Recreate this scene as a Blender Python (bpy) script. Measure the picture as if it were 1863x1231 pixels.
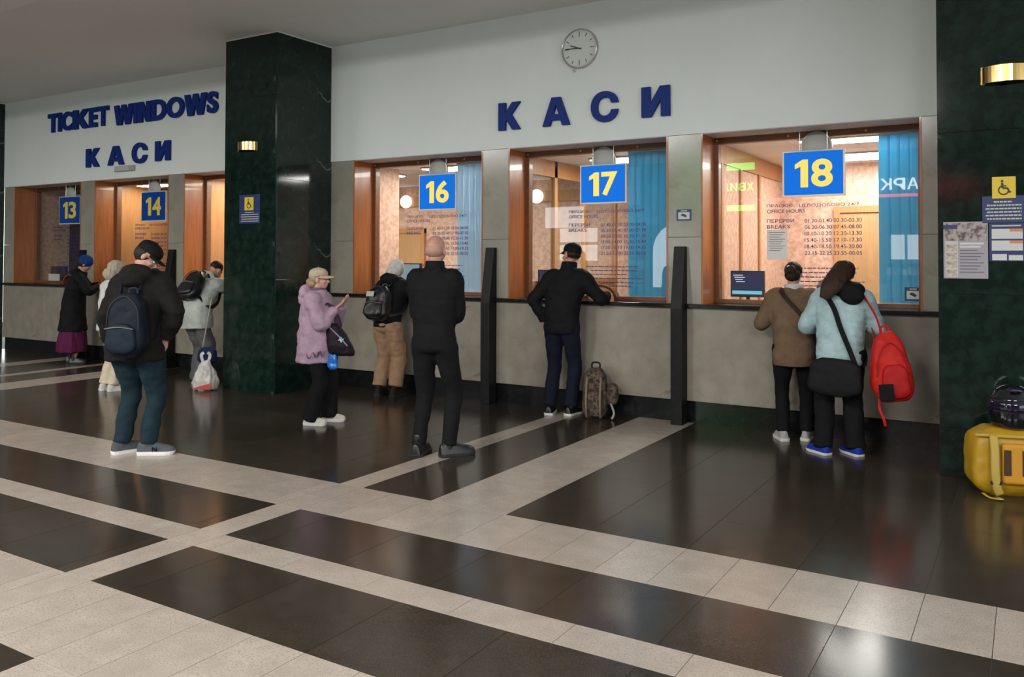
import bpy, bmesh, math, random
import numpy as np
from mathutils import Vector, Matrix, Euler, noise
random.seed(7)
for o in list(bpy.data.objects): bpy.data.objects.remove(o)
SC = bpy.context.scene
COL = SC.collection
PI = math.pi

# ------------------------------------------------------------------ camera
IMW, IMH = 1863.0, 1231.0
FPX, YAW, PITCH, ROLL, PCY = 1540.42, math.radians(31.4371), math.radians(1.2727), math.radians(0.1518), 436.74
EYE = Vector((0, -8.0, 1.6))
_F = Vector((-math.sin(YAW)*math.cos(PITCH), math.cos(YAW)*math.cos(PITCH), math.sin(PITCH)))
_R0 = Vector((math.cos(YAW), math.sin(YAW), 0)); _U0 = _R0.cross(_F)
_R = _R0*math.cos(ROLL)+_U0*math.sin(ROLL); _U = -_R0*math.sin(ROLL)+_U0*math.cos(ROLL)
cd = bpy.data.cameras.new('camera'); cam = bpy.data.objects.new('camera', cd); COL.objects.link(cam)
cam.matrix_world = Matrix(((_R.x, _U.x, -_F.x, EYE.x), (_R.y, _U.y, -_F.y, EYE.y), (_R.z, _U.z, -_F.z, EYE.z), (0, 0, 0, 1)))
cd.sensor_fit = 'HORIZONTAL'; cd.sensor_width = 36; cd.lens = 36*FPX/IMW
cd.shift_y = -(IMH/2-PCY)/IMW
cd.clip_end = 200; SC.camera = cam

def ray(u, v): return _F+_R*((u-IMW/2)/FPX)+_U*((PCY-v)/FPX)
def W(u, v, Y=0.0):
    d = ray(u, v); t = (Y-EYE.y)/d.y; return EYE+d*t
def G(u, v, z=0.0):
    d = ray(u, v); t = (z-EYE.z)/d.z; return EYE+d*t
def pix(P):
    d = Vector(P)-EYE; w = d.dot(_F)
    return (IMW/2+FPX*d.dot(_R)/w, PCY-FPX*d.dot(_U)/w, w)

# ------------------------------------------------------------------ world, exposure, hall light
wd = bpy.data.worlds.new('world'); SC.world = wd; wd.use_nodes = True
wd.node_tree.nodes['Background'].inputs[0].default_value = (0.90, 0.96, 1.0, 1)
wd.node_tree.nodes['Background'].inputs[1].default_value = 3.0
SC.view_settings.view_transform = 'Standard'; SC.view_settings.look = 'None'
SC.view_settings.exposure = 0.0; SC.view_settings.gamma = 1.0; SC.view_settings.use_curve_mapping = False

def area(name, loc, sx, sy, power, col=(1, 1, 1), rot=(0, 0, 0)):
    l = bpy.data.lights.new(name, 'AREA'); l.shape = 'RECTANGLE'; l.size = sx; l.size_y = sy; l.energy = power; l.color = col
    o = bpy.data.objects.new(name, l); COL.objects.link(o); o.location = loc; o.rotation_euler = rot; return o
# rows of diffusing hall ceiling lights in the tall part of the hall, behind and above the camera
HALL = [(x, y) for y in (-10.2, -12.4) for x in (-13.0, -8.0, -3.0, 2.5)]
for hx, hy in HALL:
    area('hall_ceiling_light', (hx, hy, 4.75), 2.4, 1.2, 390, (1.0, 0.99, 0.965))

# ------------------------------------------------------------------ materials
MATS = {}
def nodes_of(name):
    m = bpy.data.materials.new(name); m.use_nodes = True; nt = m.node_tree
    return m, nt, nt.nodes['Principled BSDF']
def mat(name, col, rough=0.6, metal=0.0, spec=0.5, mix=None, scale=6.0, detail=4.0, ramp=(0.35, 0.65), bump=0.0, bscale=60.0,
        coat=0.0, emit=None, estr=0.0, vein=None, vscale=1.5, vwidth=0.02, rand=0.0, speck=None, sscale=180, stretch=None, trans=None, sheen=0.0, coatr=0.05):
    if name in MATS: return MATS[name]
    m, nt, b = nodes_of(name); N, L = nt.nodes, nt.links
    c4 = lambda c: (c[0], c[1], c[2], 1)
    b.inputs['Base Color'].default_value = c4(col); b.inputs['Roughness'].default_value = rough
    b.inputs['Metallic'].default_value = metal; b.inputs['Specular IOR Level'].default_value = spec
    b.inputs['Coat Weight'].default_value = coat; b.inputs['Coat Roughness'].default_value = coatr
    if sheen: b.inputs['Sheen Weight'].default_value = sheen
    if emit: b.inputs['Emission Color'].default_value = c4(emit); b.inputs['Emission Strength'].default_value = estr
    tc = N.new('ShaderNodeTexCoord'); co = tc.outputs['Object']
    if stretch:
        mp = N.new('ShaderNodeMapping'); mp.inputs['Scale'].default_value = stretch; L.new(co, mp.inputs[0]); co = mp.outputs[0]
    if rand:      # every piece shows its own patch of the stone
        oi = N.new('ShaderNodeObjectInfo'); sc_ = N.new('ShaderNodeVectorMath'); sc_.operation = 'SCALE'; sc_.inputs[0].default_value = (31, 17, 5); L.new(oi.outputs['Random'], sc_.inputs['Scale'])
        ad = N.new('ShaderNodeVectorMath'); ad.operation = 'ADD'; L.new(co, ad.inputs[0]); L.new(sc_.outputs[0], ad.inputs[1]); co = ad.outputs[0]
    cur = None
    def mixc(fac, a, bcol):
        mx = N.new('ShaderNodeMix'); mx.data_type = 'RGBA'; L.new(fac, mx.inputs[0])
        if isinstance(a, tuple): mx.inputs[6].default_value = c4(a)
        else: L.new(a, mx.inputs[6])
        mx.inputs[7].default_value = c4(bcol); return mx.outputs[2]
    if mix:
        nz = N.new('ShaderNodeTexNoise'); nz.inputs['Scale'].default_value = scale; nz.inputs['Detail'].default_value = detail
        nz.inputs['Roughness'].default_value = 0.6; L.new(co, nz.inputs[0])
        rp = N.new('ShaderNodeValToRGB'); rp.color_ramp.elements[0].position = ramp[0]; rp.color_ramp.elements[1].position = ramp[1]
        L.new(nz.outputs[0], rp.inputs[0]); cur = mixc(rp.outputs[0], col, mix)
    if speck:
        vz = N.new('ShaderNodeTexNoise'); vz.inputs['Scale'].default_value = sscale; vz.inputs['Detail'].default_value = 2; L.new(co, vz.inputs[0])
        rp = N.new('ShaderNodeValToRGB'); rp.color_ramp.elements[0].position = 0.53; rp.color_ramp.elements[1].position = 0.62
        L.new(vz.outputs[0], rp.inputs[0]); cur = mixc(rp.outputs[0], cur or col, speck)
    if vein:
        nz = N.new('ShaderNodeTexNoise'); nz.inputs['Scale'].default_value = vscale; nz.inputs['Detail'].default_value = 7; nz.inputs['Distortion'].default_value = 0.6; L.new(co, nz.inputs[0])
        s = N.new('ShaderNodeMath'); s.operation = 'SUBTRACT'; L.new(nz.outputs[0], s.inputs[0]); s.inputs[1].default_value = 0.5
        a = N.new('ShaderNodeMath'); a.operation = 'ABSOLUTE'; L.new(s.outputs[0], a.inputs[0])
        rp = N.new('ShaderNodeValToRGB'); rp.color_ramp.elements[0].position = 0.0; rp.color_ramp.elements[0].color = (1, 1, 1, 1)
        rp.color_ramp.elements[1].position = vwidth; rp.color_ramp.elements[1].color = (0, 0, 0, 1); L.new(a.outputs[0], rp.inputs[0])
        n2 = N.new('ShaderNodeTexNoise'); n2.inputs['Scale'].default_value = vscale*0.9; n2.inputs['Detail'].default_value = 2
        mp2 = N.new('ShaderNodeMapping'); mp2.inputs['Location'].default_value = (3.1, 7.7, 1.3); L.new(co, mp2.inputs[0]); L.new(mp2.outputs[0], n2.inputs[0])
        r2 = N.new('ShaderNodeValToRGB'); r2.color_ramp.elements[0].position = 0.55; r2.color_ramp.elements[1].position = 0.72; L.new(n2.outputs[0], r2.inputs[0])
        mm = N.new('ShaderNodeMath'); mm.operation = 'MULTIPLY'; L.new(rp.outputs[0], mm.inputs[0]); L.new(r2.outputs[0], mm.inputs[1])
        cur = mixc(mm.outputs[0], cur or col, vein)
    if rand:
        oi = N.new('ShaderNodeObjectInfo'); mr = N.new('ShaderNodeMapRange'); mr.inputs[3].default_value = 1-rand; mr.inputs[4].default_value = 1+rand
        L.new(oi.outputs['Random'], mr.inputs[0])
        hs = N.new('ShaderNodeHueSaturation'); L.new(mr.outputs[0], hs.inputs['Value'])
        if cur is None: hs.inputs['Color'].default_value = c4(col)
        else: L.new(cur, hs.inputs['Color'])
        cur = hs.outputs[0]
    if cur is not None: L.new(cur, b.inputs['Base Color'])
    if bump:
        bn = N.new('ShaderNodeTexNoise'); bn.inputs['Scale'].default_value = bscale; bn.inputs['Detail'].default_value = 3; L.new(co, bn.inputs[0])
        bp = N.new('ShaderNodeBump'); bp.inputs['Strength'].default_value = bump; bp.inputs['Distance'].default_value = 0.01
        L.new(bn.outputs[0], bp.inputs['Height']); L.new(bp.outputs[0], b.inputs['Normal'])
    if trans:      # thin sheet that lets light through
        t = N.new('ShaderNodeBsdfTranslucent')
        if cur is None: t.inputs[0].default_value = c4(col)
        else: L.new(cur, t.inputs[0])
        mx = N.new('ShaderNodeMixShader'); mx.inputs[0].default_value = trans
        L.new(b.outputs[0], mx.inputs[1]); L.new(t.outputs[0], mx.inputs[2]); L.new(mx.outputs[0], N['Material Output'].inputs[0])
    MATS[name] = m; return m
def glass_mat():
    m, nt, b = nodes_of('clear_glass'); N, L = nt.nodes, nt.links; N.remove(b)
    t = N.new('ShaderNodeBsdfTransparent'); t.inputs[0].default_value = (0.97, 0.985, 0.98, 1)
    g = N.new('ShaderNodeBsdfGlossy'); g.inputs['Roughness'].default_value = 0.0
    f = N.new('ShaderNodeFresnel'); ge = N.new('ShaderNodeNewGeometry'); mr = N.new('ShaderNodeMapRange')
    mr.inputs[3].default_value = 1.52; mr.inputs[4].default_value = 1/1.52; L.new(ge.outputs['Backfacing'], mr.inputs[0]); L.new(mr.outputs[0], f.inputs[0])   # a thin pane reflects alike from both of its faces
    mx = N.new('ShaderNodeMixShader'); L.new(f.outputs[0], mx.inputs[0]); L.new(t.outputs[0], mx.inputs[1]); L.new(g.outputs[0], mx.inputs[2])
    L.new(mx.outputs[0], N['Material Output'].inputs[0]); return m
def emis(name, col, st):
    if name in MATS: return MATS[name]
    m, nt, b = nodes_of(name); nt.nodes.remove(b); e = nt.nodes.new('ShaderNodeEmission'); e.inputs[0].default_value = (*col, 1); e.inputs[1].default_value = st
    nt.links.new(e.outputs[0], nt.nodes['Material Output'].inputs[0]); MATS[name] = m; return m

M_PLASTER = mat('white_wall_paint', (0.77, 0.82, 0.80), 0.75, mix=(0.73, 0.78, 0.765), scale=1.2, bump=0.05, bscale=30)
M_CEIL = mat('grey_ceiling_paint', (0.87, 0.87, 0.85), 0.85, mix=(0.85, 0.85, 0.83), scale=0.8)
M_MARBLE = mat('dark_green_marble', (0.0035, 0.011, 0.008), 0.10, mix=(0.0125, 0.031, 0.024), scale=9, detail=10, ramp=(0.40, 0.78), vein=(0.30, 0.38, 0.34), vscale=1.3, vwidth=0.018, spec=0.38)
M_BLACK = mat('black_polished_stone', (0.006, 0.006, 0.0065), 0.16, mix=(0.011, 0.0115, 0.012), scale=12, spec=0.35)
M_BEIGE = mat('beige_stone', (0.22, 0.195, 0.155), 0.22, mix=(0.29, 0.26, 0.215), scale=4.5, detail=8, ramp=(0.3, 0.7), bump=0.03, bscale=25, vein=(0.16, 0.14, 0.095), vscale=2.2, vwidth=0.03)
M_BEIGE2 = mat('pilaster_stone', (0.25, 0.235, 0.19), 0.16, mix=(0.32, 0.30, 0.25), scale=3.5, detail=8, ramp=(0.3, 0.7), vein=(0.24, 0.21, 0.14), vscale=1.8, vwidth=0.03)
M_WOOD = mat('orange_brown_wood', (0.40, 0.13, 0.035), 0.32, mix=(0.30, 0.085, 0.02), scale=5, detail=5, stretch=(6, 6, 0.5), coat=0.25)
M_WOOD_SHADED = mat('shaded_frame_wood', (0.18, 0.065, 0.019), 0.4, mix=(0.13, 0.045, 0.014), scale=5, detail=5, stretch=(1, 4, 4), coat=0.15)  # same wood as the reveals, the frame's shade put into its colour
M_WOODL = mat('light_brown_wood', (0.48, 0.24, 0.10), 0.4, mix=(0.40, 0.185, 0.07), scale=5, detail=5, stretch=(6, 6, 0.5))
M_PINK = mat('pink_brown_mottled_wall', (0.52, 0.31, 0.22), 0.5, mix=(0.66, 0.45, 0.35), scale=16, detail=6, ramp=(0.4, 0.6))
M_CEILIN = mat('white_ceiling_tile', (0.80, 0.76, 0.72), 0.8)
M_LINE = mat('grey_joint', (0.45, 0.43, 0.41), 0.8)
M_TILED = mat('dark_granite_tile', (0.024, 0.0185, 0.0135), 0.17, mix=(0.035, 0.027, 0.0195), scale=9, detail=8, speck=(0.048, 0.038, 0.029), sscale=260, rand=0.16, bump=0.006, bscale=8, spec=0.24)
M_TILEL = mat('light_speckled_granite_tile', (0.385, 0.33, 0.28), 0.24, mix=(0.325, 0.275, 0.232), scale=6, detail=6, speck=(0.265, 0.228, 0.19), sscale=150, rand=0.05, bump=0.006, bscale=8, spec=0.45)
M_JOINT = mat('floor_joint', (0.085, 0.072, 0.06), 0.7)
M_GLASS = glass_mat()
M_BLUE = mat('royal_blue_plastic', (0.004, 0.026, 0.20), 0.5, spec=0.2)
M_SIGNB = mat('blue_sign_film', (0.0, 0.16, 0.75), 0.3, trans=0.5)
M_SIGNY = mat('yellow_sign_film', (0.95, 0.70, 0.06), 0.35, trans=0.45)
M_SIGNW = mat('white_sign_edge', (0.85, 0.84, 0.76), 0.4, trans=0.35)
M_PURPLE = mat('purple_lettering_film', (0.055, 0.030, 0.17), 0.5)
M_PAPER = mat('white_paper', (0.80, 0.80, 0.79), 0.8, trans=0.25)
M_INK = mat('grey_print', (0.22, 0.22, 0.24), 0.8)
M_STEEL = mat('brushed_steel', (0.55, 0.55, 0.54), 0.28, metal=1.0)
M_BRASS = mat('polished_brass', (0.62, 0.43, 0.16), 0.2, metal=1.0)
M_GREYP = mat('grey_plastic', (0.42, 0.43, 0.41), 0.45)
M_BLKP = mat('black_plastic', (0.012, 0.012, 0.014), 0.4)
M_LAMP = emis('booth_light_diffuser', (1.0, 0.96, 0.90), 34.0)
M_GLOBE = emis('white_globe_glow', (1.0, 0.97, 0.92), 3.0)
M_HALL = emis('hall_light_diffuser', (1.0, 0.96, 0.92), 4.0)

# ------------------------------------------------------------------ mesh helpers
class MB:
    def __init__(s): s.v = []; s.f = []
    def add(s, vs, fs):
        n = len(s.v); s.v += [tuple(x) for x in vs]; s.f += [tuple(i+n for i in f) for f in fs]; return s
    def box(s, a, b):
        x0, y0, z0 = a; x1, y1, z1 = b
        return s.add([(x0, y0, z0), (x1, y0, z0), (x1, y1, z0), (x0, y1, z0), (x0, y0, z1), (x1, y0, z1), (x1, y1, z1), (x0, y1, z1)],
                     [(0, 3, 2, 1), (4, 5, 6, 7), (0, 1, 5, 4), (1, 2, 6, 5), (2, 3, 7, 6), (3, 0, 4, 7)])
    def prism(s, poly, a, b, axis='y'):
        n = len(poly)
        f = {'y': lambda p, t: (p[0], t, p[1]), 'x': lambda p, t: (t, p[0], p[1]), 'z': lambda p, t: (p[0], p[1], t)}[axis]
        vs = [f(p, a) for p in poly]+[f(p, b) for p in poly]
        return s.add(vs, [tuple(range(n)), tuple(range(2*n-1, n-1, -1))]+[(i, n+i, n+(i+1) % n, (i+1) % n) for i in range(n)])
    def rings(s, rs, cap=True, closed=False):
        n = len(rs[0]); base = len(s.v)
        for r in rs: s.v += [tuple(p) for p in r]
        m = len(rs)
        for i in range(m if closed else m-1):
            j = (i+1) % m
            for k in range(n):
                k2 = (k+1) % n; s.f.append((base+i*n+k, base+i*n+k2, base+j*n+k2, base+j*n+k))
        if cap and not closed:
            c0 = len(s.v); s.v.append(tuple(sum((Vector(p) for p in rs[0]), Vector())/n)); s.v.append(tuple(sum((Vector(p) for p in rs[-1]), Vector())/n))
            for k in range(n):
                k2 = (k+1) % n; s.f.append((c0, base+k2, base+k)); s.f.append((c0+1, base+(m-1)*n+k, base+(m-1)*n+k2))
        return s
    def tube(s, path, rad, n=12, up=None, closed=False, fine=0, cap=True):
        P = [Vector(p) for p in path]; R = [r if isinstance(r, (tuple, list)) else (r, r) for r in (rad if isinstance(rad, list) else [rad]*len(P))]
        if fine: P, R = resample(P, R, fine)
        t = [(P[min(i+1, len(P)-1)]-P[max(i-1, 0)]).normalized() for i in range(len(P))]
        if closed: t = [(P[(i+1) % len(P)]-P[i-1]).normalized() for i in range(len(P))]
        u = Vector(up) if up is not None else (Vector((0, 0, 1)) if abs(t[0].z) < 0.9 else Vector((0, 1, 0)))
        rs = []
        for i, p in enumerate(P):
            u = (u-t[i]*u.dot(t[i])); u = u.normalized() if u.length > 1e-6 else Vector((1, 0, 0)); w = t[i].cross(u)
            rs.append([p+u*(R[i][0]*math.sin(2*PI*k/n))+w*(R[i][1]*math.cos(2*PI*k/n)) for k in range(n)])
        return s.rings(rs, cap, closed)
    def ell(s, c, r, M=None, nu=16, nv=10, e1=1.0, e2=1.0):
        sg = lambda x, e: math.copysign(abs(x)**e, x)
        c = Vector(c); rs = []
        for j in range(nv+1):
            th = -PI/2+PI*j/nv
            if j in (0, nv): th *= 0.9995
            ring = []
            for k in range(nu):
                ph = 2*PI*k/nu
                p = Vector((r[0]*sg(math.cos(th), e1)*sg(math.cos(ph), e2), r[1]*sg(math.cos(th), e1)*sg(math.sin(ph), e2), r[2]*sg(math.sin(th), e1)))
                ring.append(c+(M @ p if M is not None else p))
            rs.append(ring)
        return s.rings(rs)
    def mesh(s, name):
        me = bpy.data.meshes.new(name); me.from_pydata(s.v, [], s.f); me.update()
        bm = bmesh.new(); bm.from_mesh(me); bmesh.ops.recalc_face_normals(bm, faces=bm.faces); bm.to_mesh(me); bm.free(); return me
    def build(s, name, m, parent=None, smooth=False, bevel=0, loc=None, seg=2):
        me = s.mesh(name)
        return link(name, me, m, parent, smooth, bevel, loc, seg)
def link(name, me, m, parent=None, smooth=False, bevel=0, loc=None, seg=2):
    if m is not None and not me.materials: me.materials.append(m)
    o = bpy.data.objects.new(name, me); COL.objects.link(o)
    if smooth: me.polygons.foreach_set('use_smooth', [True]*len(me.polygons))
    if bevel:
        b = o.modifiers.new('bevel', 'BEVEL'); b.width = bevel; b.segments = seg; b.limit_method = 'ANGLE'; b.angle_limit = 0.7
    if parent is not None: o.parent = parent
    if loc is not None: o.location = loc
    return o
def resample(P, R, k):
    out, rr = [], []
    n = len(P)
    for i in range(n-1):
        a, b, c, d = P[max(i-1, 0)], P[i], P[i+1], P[min(i+2, n-1)]
        ra, rb, rc, rd = R[max(i-1, 0)], R[i], R[i+1], R[min(i+2, n-1)]
        for j in range(k):
            t = j/k; t2 = t*t; t3 = t2*t
            q = lambda a, b, c, d: 0.5*((2*b)+(c-a)*t+(2*a-5*b+4*c-d)*t2+(3*b-a-3*c+d)*t3)
            out.append(q(a, b, c, d)); rr.append(tuple(q(ra[m], rb[m], rc[m], rd[m]) for m in range(2)))
    out.append(P[-1]); rr.append(R[-1]); return out, rr
def thing(name, label, cat, loc=(0, 0, 0), rz=0, group=None):
    o = bpy.data.objects.new(name, None); COL.objects.link(o); o.location = loc; o.rotation_euler = (0, 0, rz); o.empty_display_size = 0.1
    return tag(o, label, cat, group)
def tag(o, label, cat, group=None):
    o['label'] = label; o['category'] = cat
    if group: o['group'] = group
    return o
def struct(o, label=None, cat=None):
    o['kind'] = 'structure'
    if label: o['label'] = label
    if cat: o['category'] = cat
    return o
def sempty(name, loc=(0, 0, 0), label=None):
    o = bpy.data.objects.new(name, None); COL.objects.link(o); o.location = loc; o['kind'] = 'structure'
    if label: o['label'] = label
    return o
def boxo(name, a, b, m, parent=None, bevel=0):
    a = Vector(a); b = Vector(b); c = (a+b)/2
    off = parent_off(parent)
    o = MB().box(a-c, b-c).build(name, m, parent, bevel=bevel); o.location = c-off; return o
def parent_off(p): return Vector(p.location) if p is not None else Vector()
_txt = {}
def text_mesh(body, offset=0.0, extrude=0.0):
    key = (body, offset, extrude)
    if key not in _txt:
        c = bpy.data.curves.new('t', 'FONT'); c.body = body; c.size = 1.0; c.offset = offset; c.extrude = extrude; c.resolution_u = 6; c.align_x = 'LEFT'
        o = bpy.data.objects.new('t', c); COL.objects.link(o); bpy.context.view_layer.update()
        dg = bpy.context.evaluated_depsgraph_get(); me = bpy.data.meshes.new_from_object(o.evaluated_get(dg)); me.materials.clear()
        bpy.data.objects.remove(o); bpy.data.curves.remove(c)
        a = np.empty(len(me.vertices)*3); me.vertices.foreach_get('co', a); _txt[key] = (me, a.reshape(-1, 3))
    return _txt[key]
def glyph(ch, splines, offset):
    c = bpy.data.curves.new('t', 'CURVE'); c.dimensions = '2D'; c.fill_mode = 'BOTH'; c.extrude = 0.5
    for sp in splines:
        q = c.splines.new('POLY'); q.points.add(len(sp)-1); q.use_cyclic_u = True
        for pt, xy in zip(q.points, sp): pt.co = (xy[0], xy[1], 0, 1)
    o = bpy.data.objects.new('t', c); COL.objects.link(o); bpy.context.view_layer.update()
    dg = bpy.context.evaluated_depsgraph_get(); me = bpy.data.meshes.new_from_object(o.evaluated_get(dg)); me.materials.clear()
    bpy.data.objects.remove(o); bpy.data.curves.remove(c)
    a = np.empty(len(me.vertices)*3); me.vertices.foreach_get('co', a); _txt[(ch, offset, 0.5)] = (me, a.reshape(-1, 3))
BOLD = 0.042
for ch_ in ('\u0410',): glyph(ch_, [[(0, 0), (0.34, 1), (0.66, 1), (1, 0), (0.73, 0), (0.67, 0.19), (0.33, 0.19), (0.27, 0)], [(0.40, 0.40), (0.60, 0.40), (0.5, 0.74)]], BOLD)
for ch_ in ('\u041a', 'K'): glyph(ch_, [[(0, 0), (0, 1), (0.32, 1), (0.32, 0.62), (0.64, 1), (1, 1), (0.60, 0.55), (1, 0), (0.64, 0), (0.38, 0.36), (0.32, 0.29), (0.32, 0)]], BOLD)
glyph('\u0418', [[(0, 0), (0, 1), (0.31, 1), (0.31, 0.44), (0.66, 1), (1, 1), (1, 0), (0.69, 0), (0.69, 0.56), (0.34, 0)]], BOLD)
glyph('N', [[(0, 0), (0, 0.8), (0.25, 0.8), (0.43, 0.36), (0.43, 0.8), (0.66, 0.8), (0.66, 0), (0.42, 0), (0.23, 0.45), (0.23, 0)]], BOLD)
glyph('W', [[(0.16, 0), (0, 0.8), (0.23, 0.8), (0.30, 0.36), (0.40, 0.8), (0.60, 0.8), (0.70, 0.36), (0.77, 0.8), (1.0, 0.8), (0.84, 0), (0.60, 0), (0.50, 0.42), (0.40, 0)]], BOLD)
def text_box(name, body, x0, x1, z0, z1, y, m, parent=None, offset=0.0, depth=0.002, face=-1, keep=False):
    """text fitted to a rectangle on a plane facing -Y (face=-1) or +Y (face=+1, seen from inside the wall opposite)"""
    me0, a = text_mesh(body, offset, 0.5)
    me = me0.copy(); v = a.copy()
    lo, hi = v[:, :2].min(0), v[:, :2].max(0)
    sx = (x1-x0)/(hi[0]-lo[0]); sz = (z1-z0)/(hi[1]-lo[1])
    if keep: sx = sz
    X = (v[:, 0]-lo[0])*sx; Z = z0+(v[:, 1]-lo[1])*sz; D = (v[:, 2])*depth
    cx, cz = (x0+x1)/2, (z0+z1)/2
    if face < 0: out = np.stack([x0+X-cx, -D, Z-cz], 1)
    else: out = np.stack([x1-X-cx, D, Z-cz], 1)
    me.vertices.foreach_set('co', out.ravel()); me.update(); me.materials.append(m)
    o = bpy.data.objects.new(name, me); COL.objects.link(o); o.location = Vector((cx, y, cz))-parent_off(parent)
    if parent is not None: o.parent = parent
    return o
def remesh(mb, voxel, smooth=3, wr=0.0, wscale=9.0, wst=(1, 1, 1), name='m', puff=None):
    me = mb.mesh('tmp'); o = bpy.data.objects.new('tmp', me); COL.objects.link(o)
    r = o.modifiers.new('r', 'REMESH'); r.mode = 'VOXEL'; r.voxel_size = voxel; r.adaptivity = 0
    if smooth:
        s = o.modifiers.new('s', 'SMOOTH'); s.factor = 0.5; s.iterations = smooth
    dg = bpy.context.evaluated_depsgraph_get(); out = bpy.data.meshes.new_from_object(o.evaluated_get(dg)); out.name = name
    bpy.data.objects.remove(o); bpy.data.meshes.remove(me)
    if wr:
        n = len(out.vertices); co = np.empty(n*3); out.vertices.foreach_get('co', co); co = co.reshape(-1, 3)
        no = np.empty(n*3); out.vertices.foreach_get('normal', no); no = no.reshape(-1, 3)
        sd = random.random()*20
        d = np.array([noise.noise((c[0]*wscale*wst[0]+sd, c[1]*wscale*wst[1], c[2]*wscale*wst[2]))+0.5*noise.noise((c[0]*wscale*2.1*wst[0], c[1]*wscale*2.1*wst[1]+sd, c[2]*wscale*2.1*wst[2])) for c in co])
        co += no*(wr*d)[:, None]; out.vertices.foreach_set('co', co.ravel()); out.update()
    out.polygons.foreach_set('use_smooth', [True]*len(out.polygons))
    return out

# ------------------------------------------------------------------ floor
ZC, ZF, ZK = 4.30, 2.83, 1.165          # ceiling, underside of the white fascia, counter top
XL, XR = -18.0, 4.0
fl = struct(boxo('floor', (XL-6, -20, -0.06), (XR+8, 3.4, -0.003), M_JOINT))
def cells(a, b, org, pitch):
    e = [a]+[org+k*pitch for k in range(-80, 80) if a+0.03 < org+k*pitch < b-0.03]+[b]
    return list(zip(e[:-1], e[1:]))
tiles = []
COLS = [(-13.3, -12.9, 'L'), (-12.02, -11.82, 'L'), (-11.2, -10.62, 'L'), (-4.205, -3.99, 'L'), (-3.40, -2.815, 'L')]
def spans(x0, x1, cols):
    out = []; x = x0
    for a, b, m in cols:
        if a > x: out.append((x, a, 'D'))
        out.append((a, b, m)); x = b
    out.append((x, x1, 'D')); return out
P = 0.2977
FX0, FX1 = -17.4, 2.6
for a, b, m in spans(FX0, FX1, COLS):
    for (y0, y1) in cells(-3.461, 0.06, -3.461, 0.5867):
        for (x0, x1) in ([(a, b)] if m == 'L' else cells(a, b, -0.442, 2*P)): tiles.append((x0, x1, y0, y1, m))
def band(y0, y1, m, org, pitch, ncol=True):
    for a, b, mm in (((FX0, -4.205, m), (-4.205, -3.99, 'L'), (-3.99, FX1, m)) if ncol else ((FX0, FX1, m),)):
        for (x0, x1) in ([(a, b)] if b-a < 0.3 else cells(a, b, org, pitch)): tiles.append((x0, x1, y0, y1, mm))
band(-4.055, -3.461, 'L', -0.442, P)
band(-4.650, -4.055, 'D', -0.74, 2*P)
band(-4.868, -4.650, 'L', -2.79, 0.5375)
band(-5.472, -4.868, 'D', -0.74, 2*P)
band(-6.073, -5.472, 'L', -0.442, P)
for y0, y1 in cells(-8.5, -6.073, -6.073, 0.595):
    for a, b, m in spans(FX0, FX1, [(-3.41, -2.815, 'L')]):
        for (x0, x1) in cells(a, b, -0.442, 2*P): tiles.append((x0, x1, y0, y1, m))
def seen_area(t):
    x0, x1, y0, y1, m = t
    if y0 < -6.9: return 0
    q = [pix((x, y, 0)) for x, y in ((x0, y0), (x1, y0), (x1, y1), (x0, y1))]
    if min(w for _, _, w in q) < 0.3: return 0
    q = [(min(max(u, 0), IMW), min(max(v, 0), IMH)) for u, v, w in q]
    return abs(sum(q[i][0]*q[(i+1) % 4][1]-q[(i+1) % 4][0]*q[i][1] for i in range(4)))/2
tiles.sort(key=seen_area, reverse=True)
tmesh = {}
rest = {'D': MB(), 'L': MB()}
J = 0.0016
for i, (x0, x1, y0, y1, m) in enumerate(tiles):
    if i < 300 and seen_area((x0, x1, y0, y1, m)) > 20:
        key = (round(x1-x0, 3), round(y1-y0, 3), m)
        if key not in tmesh:
            w, d = (x1-x0)/2-J, (y1-y0)/2-J
            me = MB().box((-w, -d, -0.015), (w, d, 0)).mesh('floor_tile'); me.materials.append(M_TILED if m == 'D' else M_TILEL); tmesh[key] = me
        o = bpy.data.objects.new('tile', tmesh[key]); COL.objects.link(o); o.parent = fl
        o.location = Vector(((x0+x1)/2, (y0+y1)/2, 0))-Vector(fl.location)
    else:
        rest[m].box(Vector((x0+J, y0+J, -0.015))-Vector(fl.location), Vector((x1-J, y1-J, 0))-Vector(fl.location))
for m in 'DL':
    o = rest[m].build('tile_field', M_TILED if m == 'D' else M_TILEL, fl); o['kind'] = 'stuff'
o = boxo('hall_paving', (XL-6, -20, -0.003), (XR+8, -8.5, -0.0005), M_TILED, fl)

# ------------------------------------------------------------------ ceiling
ce = struct(boxo('ceiling', (XL-1, -3.06, ZC), (XR+6, 0.5, ZC+0.25), M_CEIL))
o = boxo('ceiling_beam', (XL-1, -3.75, ZC-0.012), (XR+6, -3.06, ZC+0.25), mat('beam_paint', (0.93, 0.92, 0.90), 0.8), ce)
hc = struct(boxo('ceiling_hall', (XL-6, -20, 5.05), (XR+8, -3.75, 5.25), M_CEIL), 'high pale ceiling of the main hall')
wb = struct(boxo('wall_upper', (XL-6, -3.75, ZC+0.25), (XR+8, -3.6, 5.25), M_PLASTER), 'white upper wall above the low ceiling')

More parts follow.
